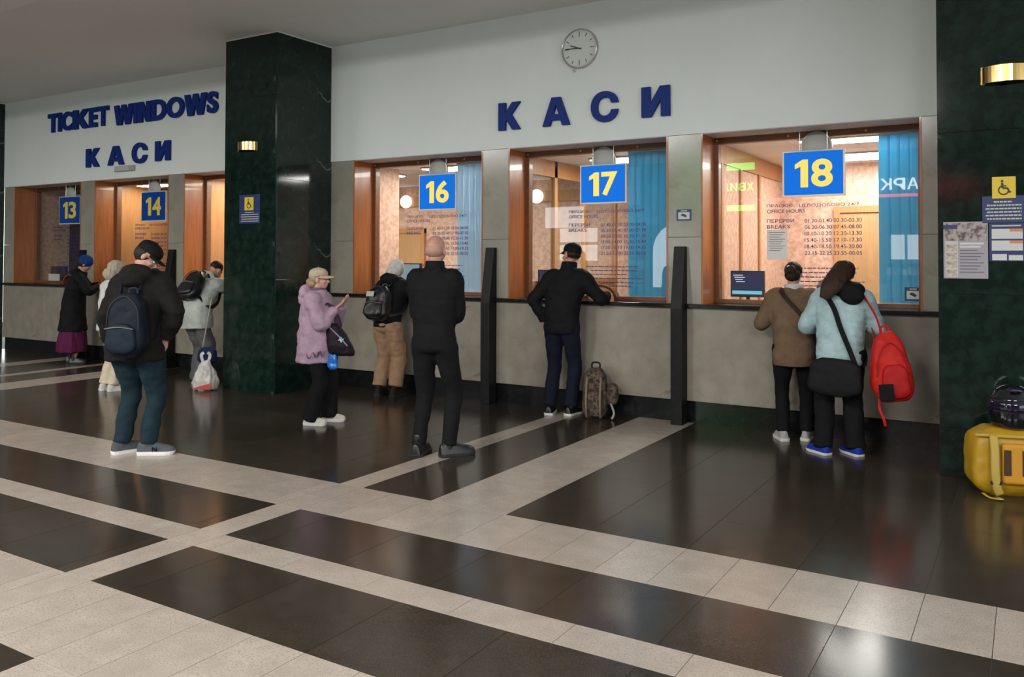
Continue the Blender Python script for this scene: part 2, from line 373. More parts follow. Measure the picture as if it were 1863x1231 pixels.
# ------------------------------------------------------------------ ticket wall
BAYS = {'left': dict(x0=-15.31, x1=-8.50, op=[(-14.99, -13.03), (-12.66, -10.83), (-10.48, -8.60)]),
        'right': dict(x0=-7.605, x1=-0.40, op=[(-7.22, -5.28), (-4.94, -3.07), (-2.73, -0.78)])}
for side, B in BAYS.items():
    x0, x1 = B['x0'], B['x1']
    wl = sempty('wall_'+side, ((x0+x1)/2, 0, 0), 'white fascia wall with beige stone counter front below the ticket windows')
    boxo('fascia', (x0-0.03 if side == 'left' else x0, -0.012, ZF), (x1, 0.34, ZC), M_PLASTER, wl)
    edges = [x0]+[e for op in B['op'] for e in op]+[x1]
    for a, b in zip(edges[::2], edges[1::2]):
        zj = 1.82
        boxo('pilaster_slab', (a, 0, ZK), (b, 0.12, zj-0.001), M_BEIGE2, wl, bevel=0.003)
        boxo('pilaster_slab', (a, 0.0015, zj+0.001), (b, 0.12, ZF), M_BEIGE2, wl, bevel=0.003)
        boxo('pilaster_core', (a+0.01, 0.12, 0.9), (b-0.01, 0.45, ZF), M_WOOD_SHADED, wl)
    # counter front
    cuts = [x0]+[(a+b)/2 for a, b in zip(edges[2:-1:2], edges[3:-1:2])]+[x1]
    for a, b in zip(cuts[:-1], cuts[1:]):
        n = 2
        for k in range(n):
            pa, pb = a+(b-a)*k/n, a+(b-a)*(k+1)/n
            boxo('counter_panel', (pa+0.0012, 0, 0.219), (pb-0.0012, 0.06, 1.13), M_BEIGE, wl, bevel=0.002)
    boxo('counter_core', (x0, 0.062, 0.0), (x1, 0.30, 1.12), M_BLACK, wl)
    boxo('plinth', (x0, 0.045, 0), (x1, 0.062, 0.225), M_BLACK, wl)
    sl = boxo('counter_slab', (x0, -0.055, 1.128), (x1, 0.36, ZK), M_BLACK, bevel=0.006)
    tag(sl, 'long black stone counter slab under windows %s' % ('thirteen and fourteen' if side == 'left' else 'sixteen to eighteen'), 'counter')

def fin(xr, label):
    w = 0.115; x0 = xr-w
    poly = [(-0.155, 0), (-0.155, 1.12), (-0.055, 1.727), (-0.001, 1.727), (-0.001, ZK+0.001), (-0.056, ZK+0.001), (-0.056, 1.127), (-0.001, 1.127), (-0.001, 0)]
    o = MB().prism(poly, -w/2, w/2, 'x').build('divider_fin', mat('black_honed_stone', (0.006, 0.006, 0.0065), 0.5, mix=(0.010, 0.0105, 0.011), scale=12, spec=0.2), bevel=0.004); o.location = (xr-w/2, 0, 0)
    tag(o, label, 'divider')
fin(-12.85, 'black stone divider fin beside the person in the blue knit hat')
fin(-10.635, 'black stone divider fin behind the man with the navy backpack')
fin(-5.088, 'black stone divider fin between the bald man and the man in the black cap')
fin(-2.873, 'black stone divider fin between the camouflage backpack and the brown jacket')

# ------------------------------------------------------------------ marble pillars
def pillar(name, x0, x1, label):
    y0, y1 = -0.923, 0.0
    p = sempty(name, ((x0+x1)/2, (y0+y1)/2, 0), label)
    boxo('core', (x0+0.02, y0+0.02, 0), (x1-0.02, y1, ZC), M_BLACK, p)
    zs = [0, 0.36, 1.35, 2.55, 3.55, ZC-0.012]
    for a, b in zip(zs[:-1], zs[1:]):
        boxo('marble_slab', (x0, y0, a+0.0007), (x1-0.0205, y0+0.02, b-0.0007), M_MARBLE, p, bevel=0.0015)
        boxo('marble_slab', (x1-0.02, y0, a+0.0007), (x1, y1, b-0.0007), M_MARBLE, p, bevel=0.0015)
        boxo('marble_slab', (x0, y0+0.0205, a+0.0007), (x0+0.02, y1, b-0.0007), M_MARBLE, p, bevel=0.0015)
    boxo('top_trim', (x0-0.006, y0-0.006, ZC-0.014), (x1+0.006, y1, ZC-0.001), mat('white_trim', (0.62, 0.62, 0.60), 0.6), p)
    return p
pillar('pillar_middle', -8.50, -7.595, 'dark green marble pillar with white veins')
pillar('pillar_right', -0.585, 0.55, 'dark marble pillar carrying the notices')
pillar('pillar_left', -16.3, -15.312, 'dark marble pillar at the far end of the counter')

# ------------------------------------------------------------------ ticket windows
YG = 0.38
M_REVT = M_WOOD
NUM = {13: 'thirteen', 14: 'fourteen', 15: 'fifteen', 16: 'sixteen', 17: 'seventeen', 18: 'eighteen'}
def booth_window(n, x0, x1, archx, panes=True):
    w = sempty('window_%d' % n, ((x0+x1)/2, YG, ZK), 'brown wooden ticket window frame with clear pane, number %s' % NUM[n+12])
    boxo('reveal', (x0, 0.0, ZK), (x0+0.018, 0.345, ZF), M_WOOD, w)
    boxo('reveal', (x1-0.018, 0.0, ZK), (x1, 0.345, ZF), M_WOOD, w)
    boxo('soffit', (x0+0.018, 0.0, ZF-0.006), (x1-0.018, 0.345, ZF+0.01), mat('soffit_paint', (0.62, 0.58, 0.56), 0.7), w)
    boxo('header', (x0, 0.345, 2.762), (x1, 0.43, ZF+0.02), M_WOOD_SHADED, w, bevel=0.004)
    boxo('stile', (x0+0.0, 0.345, ZK), (x0+0.066, 0.43, 2.762), M_WOOD_SHADED, w, bevel=0.004)
    boxo('stile', (x1-0.066, 0.345, ZK), (x1, 0.43, 2.762), M_WOOD_SHADED, w, bevel=0.004)
    # bottom rail interrupted by the serving hatch
    r = 0.185; cx = archx
    boxo('bottom_rail', (x0+0.066, 0.335, ZK), (cx-r, 0.43, 1.203), M_WOOD_SHADED, w, bevel=0.003)
    boxo('bottom_rail', (cx+r, 0.335, ZK), (x1-0.066, 0.43, 1.203), M_WOOD_SHADED, w, bevel=0.003)
    # arch frame
    zb = ZK; hgt = 0.158
    arc = [(cx-(r)*math.cos(PI*k/18), zb+hgt*math.sin(PI*k/18)) for k in range(19)]
    arci = [(cx-(r-0.03)*math.cos(PI*k/18), zb+(hgt-0.026)*math.sin(PI*k/18)) for k in range(19)]
    rs = [[(a[0], 0.335, a[1]), (a[0], 0.425, a[1]), (b[0], 0.425, b[1]), (b[0], 0.335, b[1])] for a, b in zip(arc, arci)]
    o = MB().rings([[Vector(p)-Vector(w.location) for p in ring] for ring in rs]).build('hatch_arch', M_WOOD_SHADED, w)
    # glass pane with the hatch cut out
    poly = [(x0+0.06, 1.2), (cx-r+0.01, 1.2)]+[(a[0], a[1]) for a in arc if a[1] > 1.205]+[(cx+r-0.01, 1.2), (x1-0.06, 1.2), (x1-0.06, 2.77), (x0+0.06, 2.77)]
    poly = [(p[0]-w.location.x, p[1]-w.location.z) for p in poly]
    MB().prism(poly, -0.004, 0.004).build('pane', M_GLASS, w)
    for k in range(3):
        fx = x0+0.05+(x1-x0)*0.36*k
        MB().ell((fx-w.location.x, 0.342-YG, ZF-0.035-w.location.z), (0.012, 0.006, 0.012), nu=8, nv=6).build('screw_cap', mat('pale_cap', (0.55, 0.42, 0.34), 0.5), w, smooth=True)
    return w
OPS = [(1, -14.99, -13.03, -13.9), (2, -12.66, -10.83, -11.65), (3, -10.48, -8.60, -9.5), (4, -7.22, -5.28, -6.2), (5, -4.94, -3.07, -3.965), (6, -2.73, -0.78, -1.70)]
for a in OPS: booth_window(*a)

# number signs with their round lamp
M_SIGNB_L = mat('backlit_blue_panel', (0.0, 0.08, 0.42), 0.5, spec=0.15, emit=(0.0, 0.17, 0.75), estr=0.66)
M_SIGNY_L = mat('backlit_yellow_digit', (0.85, 0.62, 0.08), 0.35, emit=(0.95, 0.66, 0.12), estr=0.60)
M_SIGNB_D = mat('blue_sign_panel', (0.0, 0.055, 0.30), 0.3)
M_SIGNY_D = mat('yellow_sign_digit', (0.80, 0.60, 0.10), 0.35)
def number_sign(num, u0, v0, u1, v1, state, lit):
    y = 0.20
    a_, b_ = W(u0, v0, y), W(u1, v1, y); x0, x1, z0, z1 = a_.x, b_.x, b_.z, a_.z
    c = Vector(((x0+x1)/2, y, z0))
    t = thing('number_sign', 'blue sign with yellow number %s hung before %s ticket window' % (NUM[int(num)], state), 'sign', c, 0)
    boxo('case', (x0, y, z0), (x1, y+0.025, z1), M_SIGNW, t, bevel=0.004)
    boxo('blue_panel', (x0+0.018, y-0.003, z0+0.018), (x1-0.018, y-0.0003, z1-0.014), M_SIGNB_L if lit else M_SIGNB_D, t)
    hx = x1-x0; hz = z1-z0; my = M_SIGNY_L if lit else M_SIGNY_D
    dz0, dz1 = z0+0.20*hz, z0+0.80*hz
    for k, ch in enumerate(num):
        a0 = x0+hx*(0.19 if k == 0 else 0.47); a1 = x0+hx*(0.42 if k == 0 else 0.81)
        if ch == '1' and k == 0:
            ww = 0.12*hx; h = dz1-dz0
            poly = [(a1-ww, dz0), (a1, dz0), (a1, dz1), (a1-ww*0.75, dz1), (a0+0.01, dz1-0.17*h), (a0+0.01, dz1-0.33*h), (a1-ww, dz1-0.25*h)]
            MB().prism([(q[0]-c.x, q[1]-c.z) for q in poly], -0.0065, -0.0035).build('digit', my, t)
        else:
            text_box('digit', ch, a0, a1, dz0, dz1, y-0.005, my, t, offset=0.028, depth=0.003)
    for sx in (0.28, 0.72):
        MB().tube([(hx*(sx-0.5), 0.012, hz), (hx*(sx-0.5), 0.012, ZF-0.007-z0)], 0.003, 6).build('hanging_wire', M_STEEL, t)
    q_ = W((u0+u1)/2+(4 if num == '18' else 0), v0-14, 0.29)
    l = thing('sign_lamp', 'grey round lamp above the blue number %s sign' % NUM[int(num)], 'lamp', (q_.x, 0.31, 2.67), 0)
    r = 0.135
    prof = [(r, 0.0), (r, -0.015), (r*0.96, -0.022), (r*0.8, -0.038), (r*0.45, -0.052), (0.02, -0.056)]
    MB().rings([[(q*math.cos(2*PI*k/28), yy, q*math.sin(2*PI*k/28)) for k in range(28)] for q, yy in prof]).build('bowl', M_GREYP, l, smooth=True)
    MB().rings([[(q*math.cos(2*PI*k/28), yy, q*math.sin(2*PI*k/28)) for k in range(28)] for q, yy in [(r+0.008, 0.010), (r+0.012, 0.0), (r+0.008, -0.012), (r-0.004, -0.012), (r-0.004, 0.010)]], closed=False).build('rim', M_STEEL, l, smooth=True)
    MB().tube([(0, 0.005, 0.03), (0, 0.02, 0.10), (0, 0.03, 0.15)], 0.012, 8).build('bracket', M_GREYP, l)
number_sign('18', 1423, 276, 1538, 355, 'the largest lit', True)
number_sign('17', 1055, 301, 1140, 369, 'the lit', True)
number_sign('16', 762, 318, 830, 381, 'the lit', True)
number_sign('14', 257, 349, 302, 402, 'the lit', False)
number_sign('13', 108, 358, 146, 407, 'the dark unlit', False)

# opening-hours lettering on the glass
def hours(n, xl, xr0, xr1, zt, rows, scale=1.0, full=True):
    t = thing('hours_lettering', 'purple opening hours lettering on the pane of window %s' % NUM[n], 'lettering', ((xl+xr1)/2, 0.374, zt-0.5))
    y = 0.3735; h = 0.036*scale
    def ln(body, x0, x1, z, nm='text_line', hh=h): text_box(nm, body, x0, x1, z, z+hh, y, M_PURPLE, t, offset=0.010, depth=0.001)['kind'] = 'stuff'
    ln('ПРАЦЮЄ:', xl, xl+0.26, zt-0.035); ln('OFFICE HOURS', xl, xl+0.36, zt-0.088)
    ln('ЦІЛОДОБОВО 24/7', xr0-0.05, xr1-0.02, zt-0.04)
    ln('ПЕРЕРВИ', xl, xl+0.26, zt-0.180); ln('BREAKS', xl, xl+0.22, zt-0.238)
    for k, r in enumerate(rows): ln(r, xr0, xr1, zt-0.185-k*0.0615)
    for k in range(6):
        z = zt-0.625-k*0.042; a = xl+0.22+0.05*(k % 2); b = a+0.62-0.07*(k % 3); mb = MB(); x = a
        while x < b:
            d = random.uniform(0.02, 0.06); mb.box((x-t.location.x, -0.001, z-t.location.z), (min(x+d, b)-t.location.x, 0, z+0.010-t.location.z)); x += d+0.008
        mb.build('small_print', M_PURPLE, t)['kind'] = 'stuff'
R18 = ['01.20-01.40 02.30-03.30', '06.20-06.30 07.45-08.00', '10.10-10.20 12.30-13.30', '15.40-15.50 17.10-17.30', '18.40-18.50 19.45-20.00', '22.15-22.25 23.55-00.05']
R17 = ['01.40-01.50 03.00-04.00', '05.30-05.40 07.00-07.10', '08.50-09.00 10.30-11.30', '13.00-14.00 15.30-15.40', '17.50-18.10 19.00-19.15', '21.50-22.00 23.55-00.05']
hours(18, -2.192, -1.835, -1.322, 2.14, R18)
hours(17, -4.378, -3.984, -3.460, 2.14, R17)
hours(16, -6.666, -6.262, -5.735, 2.14, R17)
hours(14, -12.15, -11.75, -11.15, 2.14, R18)
hours(13, -14.42, -14.02, -13.42, 2.14, R17)

# papers and small stickers
pp = thing('paper_notice', 'white printed paper notice taped to the pane of window eighteen', 'notice', (-2.097, 0.372, 1.602))
boxo('sheet', (-2.193, 0.371, 1.602), (-2.0, 0.3725, 1.892), M_PAPER, pp)
for k in range(9):
    boxo('print_line', (-2.175+0.01*(k % 2), 0.3700, 1.862-k*0.022), (-2.02-0.02*(k % 3), 0.3708, 1.868-k*0.022), M_INK, pp)
M_NAVY = mat('navy_plate', (0.012, 0.028, 0.12), 0.4)
def cam_sticker(x0, x1, z0, z1, y, label):
    t = thing('camera_sticker', label, 'sticker', ((x0+x1)/2, y, z0))
    boxo('plate', (x0, y-0.002, z0), (x1, y, z1), M_NAVY, t)
    w, h = x1-x0, z1-z0
    boxo('white_field', (x0+0.12*w, y-0.003, z0+0.14*h), (x1-0.12*w, y-0.002, z1-0.26*h), mat('pale_sticker', (0.55, 0.60, 0.58), 0.5), t)
    cx, cz = (x0+x1)/2, z0+0.42*h
    MB().prism([(-0.22*w, 0.05*h), (0.12*w, -0.13*h), (0.22*w, 0.0), (0.02*w, 0.18*h), (-0.12*w, 0.2*h)], -0.0042, -0.003).build('camera_icon', M_BLKP, t, loc=(0, 0, cz-z0))
    for k in range(5): boxo('caption', (x0+w*(0.3+0.085*k), y-0.003, z1-0.18*h), (x0+w*(0.36+0.085*k), y-0.002, z1-0.09*h), M_PAPER, t)
cam_sticker(-2.980, -2.828, 1.982, 2.094, 0.0, 'small blue camera sticker on the stone strip between windows seventeen and eighteen')
cam_sticker(-0.965, -0.826, 1.232, 1.356, 0.372, 'small blue camera sticker on the pane of window eighteen')

# ------------------------------------------------------------------ wall lettering, clock, emergency box
def letters(label, items, name='wall_lettering', z=None):
    xs = [i[1] for i in items]+[i[2] for i in items]
    t = thing(name, label, 'lettering', ((min(xs)+max(xs))/2, -0.012, min(i[3] for i in items)))
    for ch, x0, x1, z0, z1 in items: text_box('letter', ch, x0, x1, z0, z1, -0.032, M_BLUE, t, offset=0.042, depth=0.034)
    return t
letters('four spaced blue raised letters К А С И under the round clock', [('К', -5.046, -4.766, 3.03, 3.335), ('А', -4.482, -4.154, 3.03, 3.335), ('С', -3.901, -3.594, 3.022, 3.342), ('И', -3.334, -3.035, 3.03, 3.335)])
letters('four spaced blue raised letters К А С И below TICKET WINDOWS', [('К', -12.842, -12.50, 3.04, 3.335), ('А', -12.27, -11.87, 3.04, 3.335), ('С', -11.66, -11.30, 3.03, 3.345), ('И', -11.10, -10.76, 3.04, 3.335)])
def word_items(word, x0, x1, z0, z1, gap=0.05):
    ws = []
    for ch in word:
        _, a = text_mesh(ch, 0.042, 0.5); ws.append((a[:, 0].max()-a[:, 0].min()))
    tot = sum(ws)+gap*(len(word)-1); k = (x1-x0)/tot; x = x0; out = []
    for ch, w in zip(word, ws): out.append((ch, x, x+w*k, z0, z1)); x += (w+gap)*k
    return out
letters('long blue raised lettering TICKET WINDOWS on the white wall', word_items('TICKET', -13.93, -12.27, 3.675, 3.985, 0.03)+word_items('WINDOWS', -12.12, -9.725, 3.65, 3.96, 0.03))
eb = thing('emergency_light', 'small grey emergency light box under the far lettering', 'lamp', (-11.845, -0.012, 2.925))
boxo('housing', (-12.085, -0.05, 2.93), (-11.605, -0.0125, 3.015), mat('grey_housing', (0.36, 0.37, 0.37), 0.5), eb, bevel=0.008)
boxo('lens', (-12.05, -0.058, 2.94), (-11.72, -0.05, 3.005), mat('frosted_lens', (0.48, 0.49, 0.48), 0.35), eb, bevel=0.003)

ck = thing('wall_clock', 'round silver wall clock above the blue letters', 'clock', (-4.039, -0.012, 3.60))
CR = 0.212; cc = Vector((0, 0, 0.225))
circ = lambda r, y, n=48: [(r*math.cos(2*PI*k/n), y, cc.z+r*math.sin(2*PI*k/n)) for k in range(n)]
MB().rings([circ(CR, 0), circ(CR, -0.035), circ(CR-0.005, -0.042), circ(CR-0.012, -0.042), circ(CR-0.016, -0.034)], cap=False).build('rim', M_STEEL, ck, smooth=True)
MB().rings([circ(CR-0.014, -0.001), circ(CR-0.014, -0.026)]).build('dial', mat('pale_dial', (0.80, 0.81, 0.79), 0.5), ck)
MB().rings([circ(CR-0.014, -0.0375), circ(CR-0.014, -0.039)]).build('cover_glass', M_GLASS, ck)
def mark(nm, ang, r0, r1, w, y):
    a = math.radians(90-ang); d = Vector((math.cos(a), 0, math.sin(a))); s = Vector((-math.sin(a), 0, math.cos(a)))
    q = [cc+d*r0-s*w, cc+d*r1-s*w, cc+d*r1+s*w, cc+d*r0+s*w]
    MB().add([(p.x, y, p.z) for p in q]+[(p.x, y+0.002, p.z) for p in q], [(0, 1, 2, 3), (7, 6, 5, 4), (0, 4, 5, 1), (1, 5, 6, 2), (2, 6, 7, 3), (3, 7, 4, 0)]).build(nm, M_BLKP, ck)
for h in range(12): mark('hour_mark', h*30, 0.125 if h % 3 == 0 else 0.14, 0.178, 0.0035, -0.0285)
mark('hour_hand', 291, -0.02, 0.115, 0.006, -0.0315); mark('minute_hand', 273, -0.03, 0.165, 0.0045, -0.0345)
MB().tube([(-0.07, -0.02, 0.012), (-0.07, -0.02, -0.018)], 0.008, 8).build('bracket_pin', M_STEEL, ck)

# brass wall lights
def sconce(cx, z0, w, h, label):
    y = -0.923; t = thing('brass_wall_light', label, 'lamp', (cx, y, z0))
    n = 14; d = 0.085
    pts = [(-w/2+w*k/n, -0.012-d*math.sin(PI*k/n)**0.6) for k in range(n+1)]
    outer = [[(x, yy, 0), (x, yy, h), (x*0.96, yy+0.006, h), (x*0.96, yy+0.006, 0)] for x, yy in pts]
    MB().rings(outer).build('band', M_BRASS, t, smooth=False, bevel=0)
    boxo('end_plate', (cx-w/2-0.004, y-0.022, z0-0.006), (cx-w/2+0.022, y-0.0005, z0+h+0.006), M_BRASS, t, bevel=0.003)
    boxo('end_plate', (cx+w/2-0.022, y-0.022, z0-0.006), (cx+w/2+0.004, y-0.0005, z0+h+0.006), M_BRASS, t, bevel=0.003)
    MB().tube([(-w*0.3, -0.03, h/2), (w*0.3, -0.03, h/2)], 0.016, 10).build('tube_lamp', mat('unlit_tube', (0.5, 0.5, 0.48), 0.4), t)
sconce(-8.10, 2.905, 0.30, 0.10, 'brass curved wall light on the green marble pillar')
sconce(-0.135, 2.885, 0.31, 0.12, 'brass curved wall light on the pillar with the notices')

# accessibility plates
def wheelchair(x0, x1, z0, z1, y, t):
    s = x1-x0; c = Vector(((x0+x1)/2, y, (z0+z1)/2)); o = c-Vector(t.location)
    boxo('yellow_tile', (x0, y-0.003, z0), (x1, y, z1), mat('sign_yellow', (0.72, 0.52, 0.03), 0.45), t, bevel=0.002)
    k = s*0.5; yy = o.y-0.0045; mb = MB()
    def bar(a, b, w): mb.tube([(o.x+a[0]*k, yy, o.z+a[1]*k), (o.x+b[0]*k, yy, o.z+b[1]*k)], [(w*k, 0.001)]*2, 8, up=Vector((b[1]-a[1], 0, -(b[0]-a[0]))).cross(Vector((0, 1, 0))).cross(Vector((0, 1, 0))) if False else (0.001, 0, 1) if abs(b[0]-a[0]) > abs(b[1]-a[1]) else (1, 0, 0.001))
    mb.ell((o.x-0.14*k, yy, o.z+0.62*k), (0.12*k, 0.001, 0.12*k), nu=12, nv=6)
    bar((-0.14, 0.45), (-0.10, -0.05), 0.10); bar((-0.12, 0.16), (0.22, 0.16), 0.06); bar((-0.10, -0.06), (0.32, -0.06), 0.08); bar((0.30, -0.06), (0.48, -0.5), 0.08); bar((0.46, -0.5), (0.62, -0.42), 0.05)
    wp = [(o.x+(-0.02+0.42*math.cos(math.radians(a)))*k, yy, o.z+(-0.26+0.42*math.sin(math.radians(a)))*k) for a in range(115, 350, 12)]
    mb.tube(wp, [(0.001, 0.06*k)]*len(wp), 8, up=(0, 1, 0))
    mb.build('wheelchair_symbol', M_BLKP, t)
def access_plate(px0, px1, pz0, pz1, sx0, sx1, sz0, sz1, label, nl):
    y = -0.924; t = thing('accessibility_sign', label, 'sign', ((px0+px1)/2, y, pz0))
    boxo('blue_plate', (px0, y-0.004, pz0), (px1, y, pz1), M_NAVY, t)
    wheelchair(sx0, sx1, sz0, sz1, y-0.004, t)
    h = (min(sz0, pz1)-pz0); w = px1-px0
    for k in range(nl):
        z = pz0+h*(0.9-0.84*(k+0.5)/nl); a, b = px0+w*(0.28 if k == 0 else 0.08+0.03*(k % 2)), px1-w*(0.28 if k == 0 else 0.06)
        mb = MB(); x = a
        while x < b-0.004:
            d = random.uniform(0.012, 0.03); mb.box((x-t.location.x, -0.0052, z-t.location.z), (min(x+d, b)-t.location.x, -0.004, z+h*0.06-t.location.z)); x += d+0.004
        mb.build('text_line', mat('pale_sign_print', (0.50, 0.50, 0.42), 0.5), t)['kind'] = 'stuff'
access_plate(-8.225, -7.865, 2.02, 2.37, -8.131, -7.975, 2.181, 2.339, 'small blue wheelchair access plate on the green marble pillar', 5)
access_plate(-0.292, -0.030, 1.872, 2.066, -0.229, -0.080, 2.048, 2.205, 'yellow wheelchair sign with blue text plate above the posters', 6)

# poster and notice board on the right pillar
po = thing('information_poster', 'grey and brown printed poster in clear sleeve on the marble pillar', 'poster', (-0.403, -0.924, 1.465))
y = -0.924
boxo('sheet', (-0.548, y-0.003, 1.465), (-0.258, y, 1.883), mat('poster_grey', (0.34, 0.32, 0.35), 0.35), po)
boxo('photo', (-0.540, y-0.004, 1.745), (-0.264, y-0.003, 1.876), mat('poster_photo', (0.38, 0.33, 0.31), 0.4, mix=(0.10, 0.06, 0.06), scale=22, detail=4, ramp=(0.45, 0.6)), po)
boxo('logo_strip', (-0.548, y-0.005, 1.832), (-0.455, y-0.004, 1.862), M_NAVY, po)
boxo('photo_column', (-0.536, y-0.004, 1.475), (-0.452, y-0.003, 1.742), mat('poster_pale', (0.52, 0.49, 0.46), 0.4), po)
for k in range(4): boxo('small_photo', (-0.530, y-0.005, 1.482+k*0.062), (-0.458, y-0.004, 1.530+k*0.062), mat('poster_small', (0.30, 0.22, 0.16), 0.4, mix=(0.55, 0.50, 0.44), scale=40, ramp=(0.4, 0.6)), po)
for k in range(10): boxo('print_line', (-0.440, y-0.0045, 1.715-k*0.023), (-0.285-0.02*(k % 3), y-0.003, 1.723-k*0.023+(0.006 if k < 2 else 0)), mat('poster_print', (0.55, 0.53, 0.55) if False else (0.14, 0.13, 0.16), 0.5) if k > 1 else M_PAPER, po)
nb = thing('notice_board', 'dark blue notice board with two white cards beside the poster', 'notice', (-0.14, -0.924, 1.594))
boxo('board', (-0.250, y-0.003, 1.594), (-0.015, y, 1.868), M_NAVY, nb)
boxo('heading', (-0.232, y-0.004, 1.845), (-0.05, y-0.003, 1.855), mat('pale_sign_print', (0.5, 0.5, 0.42), 0.5), nb)
for k in range(2):
    z = 1.755-k*0.085
    c = boxo('white_card', (-0.234, y-0.005, z), (-0.040, y-0.003, z+0.073), M_PAPER, nb)
    oo = boxo('orange_corner', (-0.12, y-0.006, z+0.052), (-0.040, y-0.005, z+0.073), mat('card_orange', (0.62, 0.22, 0.10), 0.5)); oo.parent = c; oo.location = Vector(oo.location)-Vector(c.location)-Vector(nb.location)
boxo('white_label', (-0.232, y-0.005, 1.60), (-0.14, y-0.003, 1.645), M_PAPER, nb)
boxo('white_label', (-0.128, y-0.005, 1.60), (-0.04, y-0.003, 1.638), M_PAPER, nb)

# ------------------------------------------------------------------ rooms behind the windows
ZB = 2.80
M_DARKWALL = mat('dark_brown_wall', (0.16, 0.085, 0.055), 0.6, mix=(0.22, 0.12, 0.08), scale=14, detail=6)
def struct_box(name, a, b, m, label=None): return struct(boxo(name, a, b, m), label)
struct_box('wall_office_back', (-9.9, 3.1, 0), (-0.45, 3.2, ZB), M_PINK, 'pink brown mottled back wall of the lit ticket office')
struct_box('wall_office_left', (-10.0, 1.1, 0), (-9.9, 3.2, ZB), M_PINK)
struct_box('wall_office_right', (-0.55, 0.45, 0), (-0.45, 3.1, ZB), M_PINK)
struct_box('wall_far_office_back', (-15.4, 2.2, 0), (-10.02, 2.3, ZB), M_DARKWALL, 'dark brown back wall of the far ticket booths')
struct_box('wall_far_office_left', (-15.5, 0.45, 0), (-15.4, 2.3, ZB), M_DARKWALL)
for nm, xa, xb, yb in (('ceiling_office', -9.9, -0.55, 3.1), ('ceiling_far_office', -15.4, -9.9, 2.2)):
    c = struct_box(nm, (xa, 0.43, ZB+0.012), (xb, yb, ZB+0.06), M_LINE, 'white tiled office ceiling')
    tm = None
    x = xa
    while x < xb-0.1:
        yy = 0.43
        while yy < yb-0.1:
            w, d = min(0.6, xb-x), min(0.6, yb-yy)
            boxo('ceiling_tile', (x+0.004, yy+0.004, ZB), (x+w-0.004, yy+d-0.004, ZB+0.012), M_CEILIN, c); yy += 0.6
        x += 0.6
# partitions
def partition(name, x0, x1, y0, y1, m, label, z1=ZB): return struct_box(name, (x0, y0, 0), (x1, y1, z1), m, label)
partition('wall_booth_1', -7.36, -7.26, 0.45, 0.95, M_PINK, 'pink mottled side wall of booth sixteen')
partition('wall_booth_2', -2.86, -2.74, 0.45, 3.1, M_PINK, 'pink mottled side wall of booth eighteen')
partition('wall_booth_3', -13.00, -12.72, 0.45, 2.2, M_WOODL, 'light wood side wall of booth fourteen')
partition('wall_booth_4', -10.82, -10.52, 0.45, 2.2, M_WOODL, 'light wood side wall of booth fifteen')
partition('wall_booth_5', -15.4, -15.0, 0.45, 1.0, M_PINK, 'mottled side wall of booth thirteen')
# wood cornices on the side walls and the glazed screen of booth 17
t1 = struct_box('trim_1', (-2.74, 0.45, 2.60), (-2.715, 3.1, ZB-0.002), M_WOODL, 'wood cornice strip along the office ceiling')
for yy in (0.62, 1.30, 2.05): struct_box('trim_2', (-2.74, yy, 0.9), (-2.718, yy+0.07, 2.60), M_WOODL)
gs = thing('glazed_screen', 'wood framed glazed screen at the side of booth seventeen', 'partition', (-4.99, 0.45, 0.9))
for yy in (0.46, 1.12, 1.95, 2.9): boxo('post', (-5.02, yy, 0.9), (-4.96, yy+0.07, ZB-0.002), M_WOODL, gs)
boxo('top_rail', (-5.02, 0.46, 2.60), (-4.96, 2.97, ZB-0.004), M_WOODL, gs)
boxo('middle_rail', (-5.015, 0.53, 1.28), (-4.965, 2.97, 1.34), M_WOODL, gs)
boxo('lower_panel', (-5.00, 0.53, 0.905), (-4.98, 2.97, 1.28), M_WOODL, gs)
for a, b in ((0.53, 1.12), (1.19, 1.95), (2.02, 2.9)): boxo('pane', (-4.993, a, 1.34), (-4.987, b, 2.60), M_GLASS, gs)
# doors and beams in the back
def door(n, x0, x1, z1, m, label):
    d = sempty('door_%d' % n, ((x0+x1)/2, 3.1, 0), label)
    boxo('leaf', (x0, 3.06, 0.02), (x1, 3.095, z1), m, d)
    for a, b in ((x0-0.07, x0), (x1, x1+0.07)): boxo('jamb', (a, 3.04, 0), (b, 3.099, z1+0.07), M_WOODL, d)
    boxo('head', (x0-0.07, 3.038, z1+0.002), (x1+0.07, 3.099, z1+0.08), M_WOODL, d)
    MB().tube([(x1-0.08-d.location.x, -0.06, 1.0), (x1-0.18-d.location.x, -0.06, 1.0)], 0.011, 8).build('handle', M_STEEL, d)
M_DOOR = mat('tan_door', (0.46, 0.27, 0.12), 0.5, mix=(0.40, 0.22, 0.095), scale=4, stretch=(8, 8, 0.6))
door(1, -9.05, -8.50, 2.02, M_DOOR, 'tan wooden door at the back of booth sixteen')
door(2, -2.00, -1.05, 2.18, M_DOOR, 'tan wooden door at the back of booth eighteen')
struct_box('trim_3', (-9.9, 3.04, 2.46), (-5.1, 3.099, 2.62), M_WOODL, 'wood beam along the office back wall')
struct_box('trim_4', (-4.3, 3.0, 0.0), (-3.95, 3.099, ZB-0.002), M_WOODL, 'wood post on the office back wall')
for gx, lb in ((-8.784, 'round white globe lamp on the back wall of booth sixteen'), (-6.297, 'round white globe lamp seen through window seventeen')):
    g = thing('globe_lamp', lb, 'lamp', (gx, 3.098, 2.54)); MB().ell((0, -0.09, 0), (0.105, 0.08, 0.105), nu=20, nv=12).build('globe', M_GLOBE, g, smooth=True)
    MB().tube([(0, -0.03, 0), (0, 0.0, 0)], 0.05, 14).build('base', M_GREYP, g)
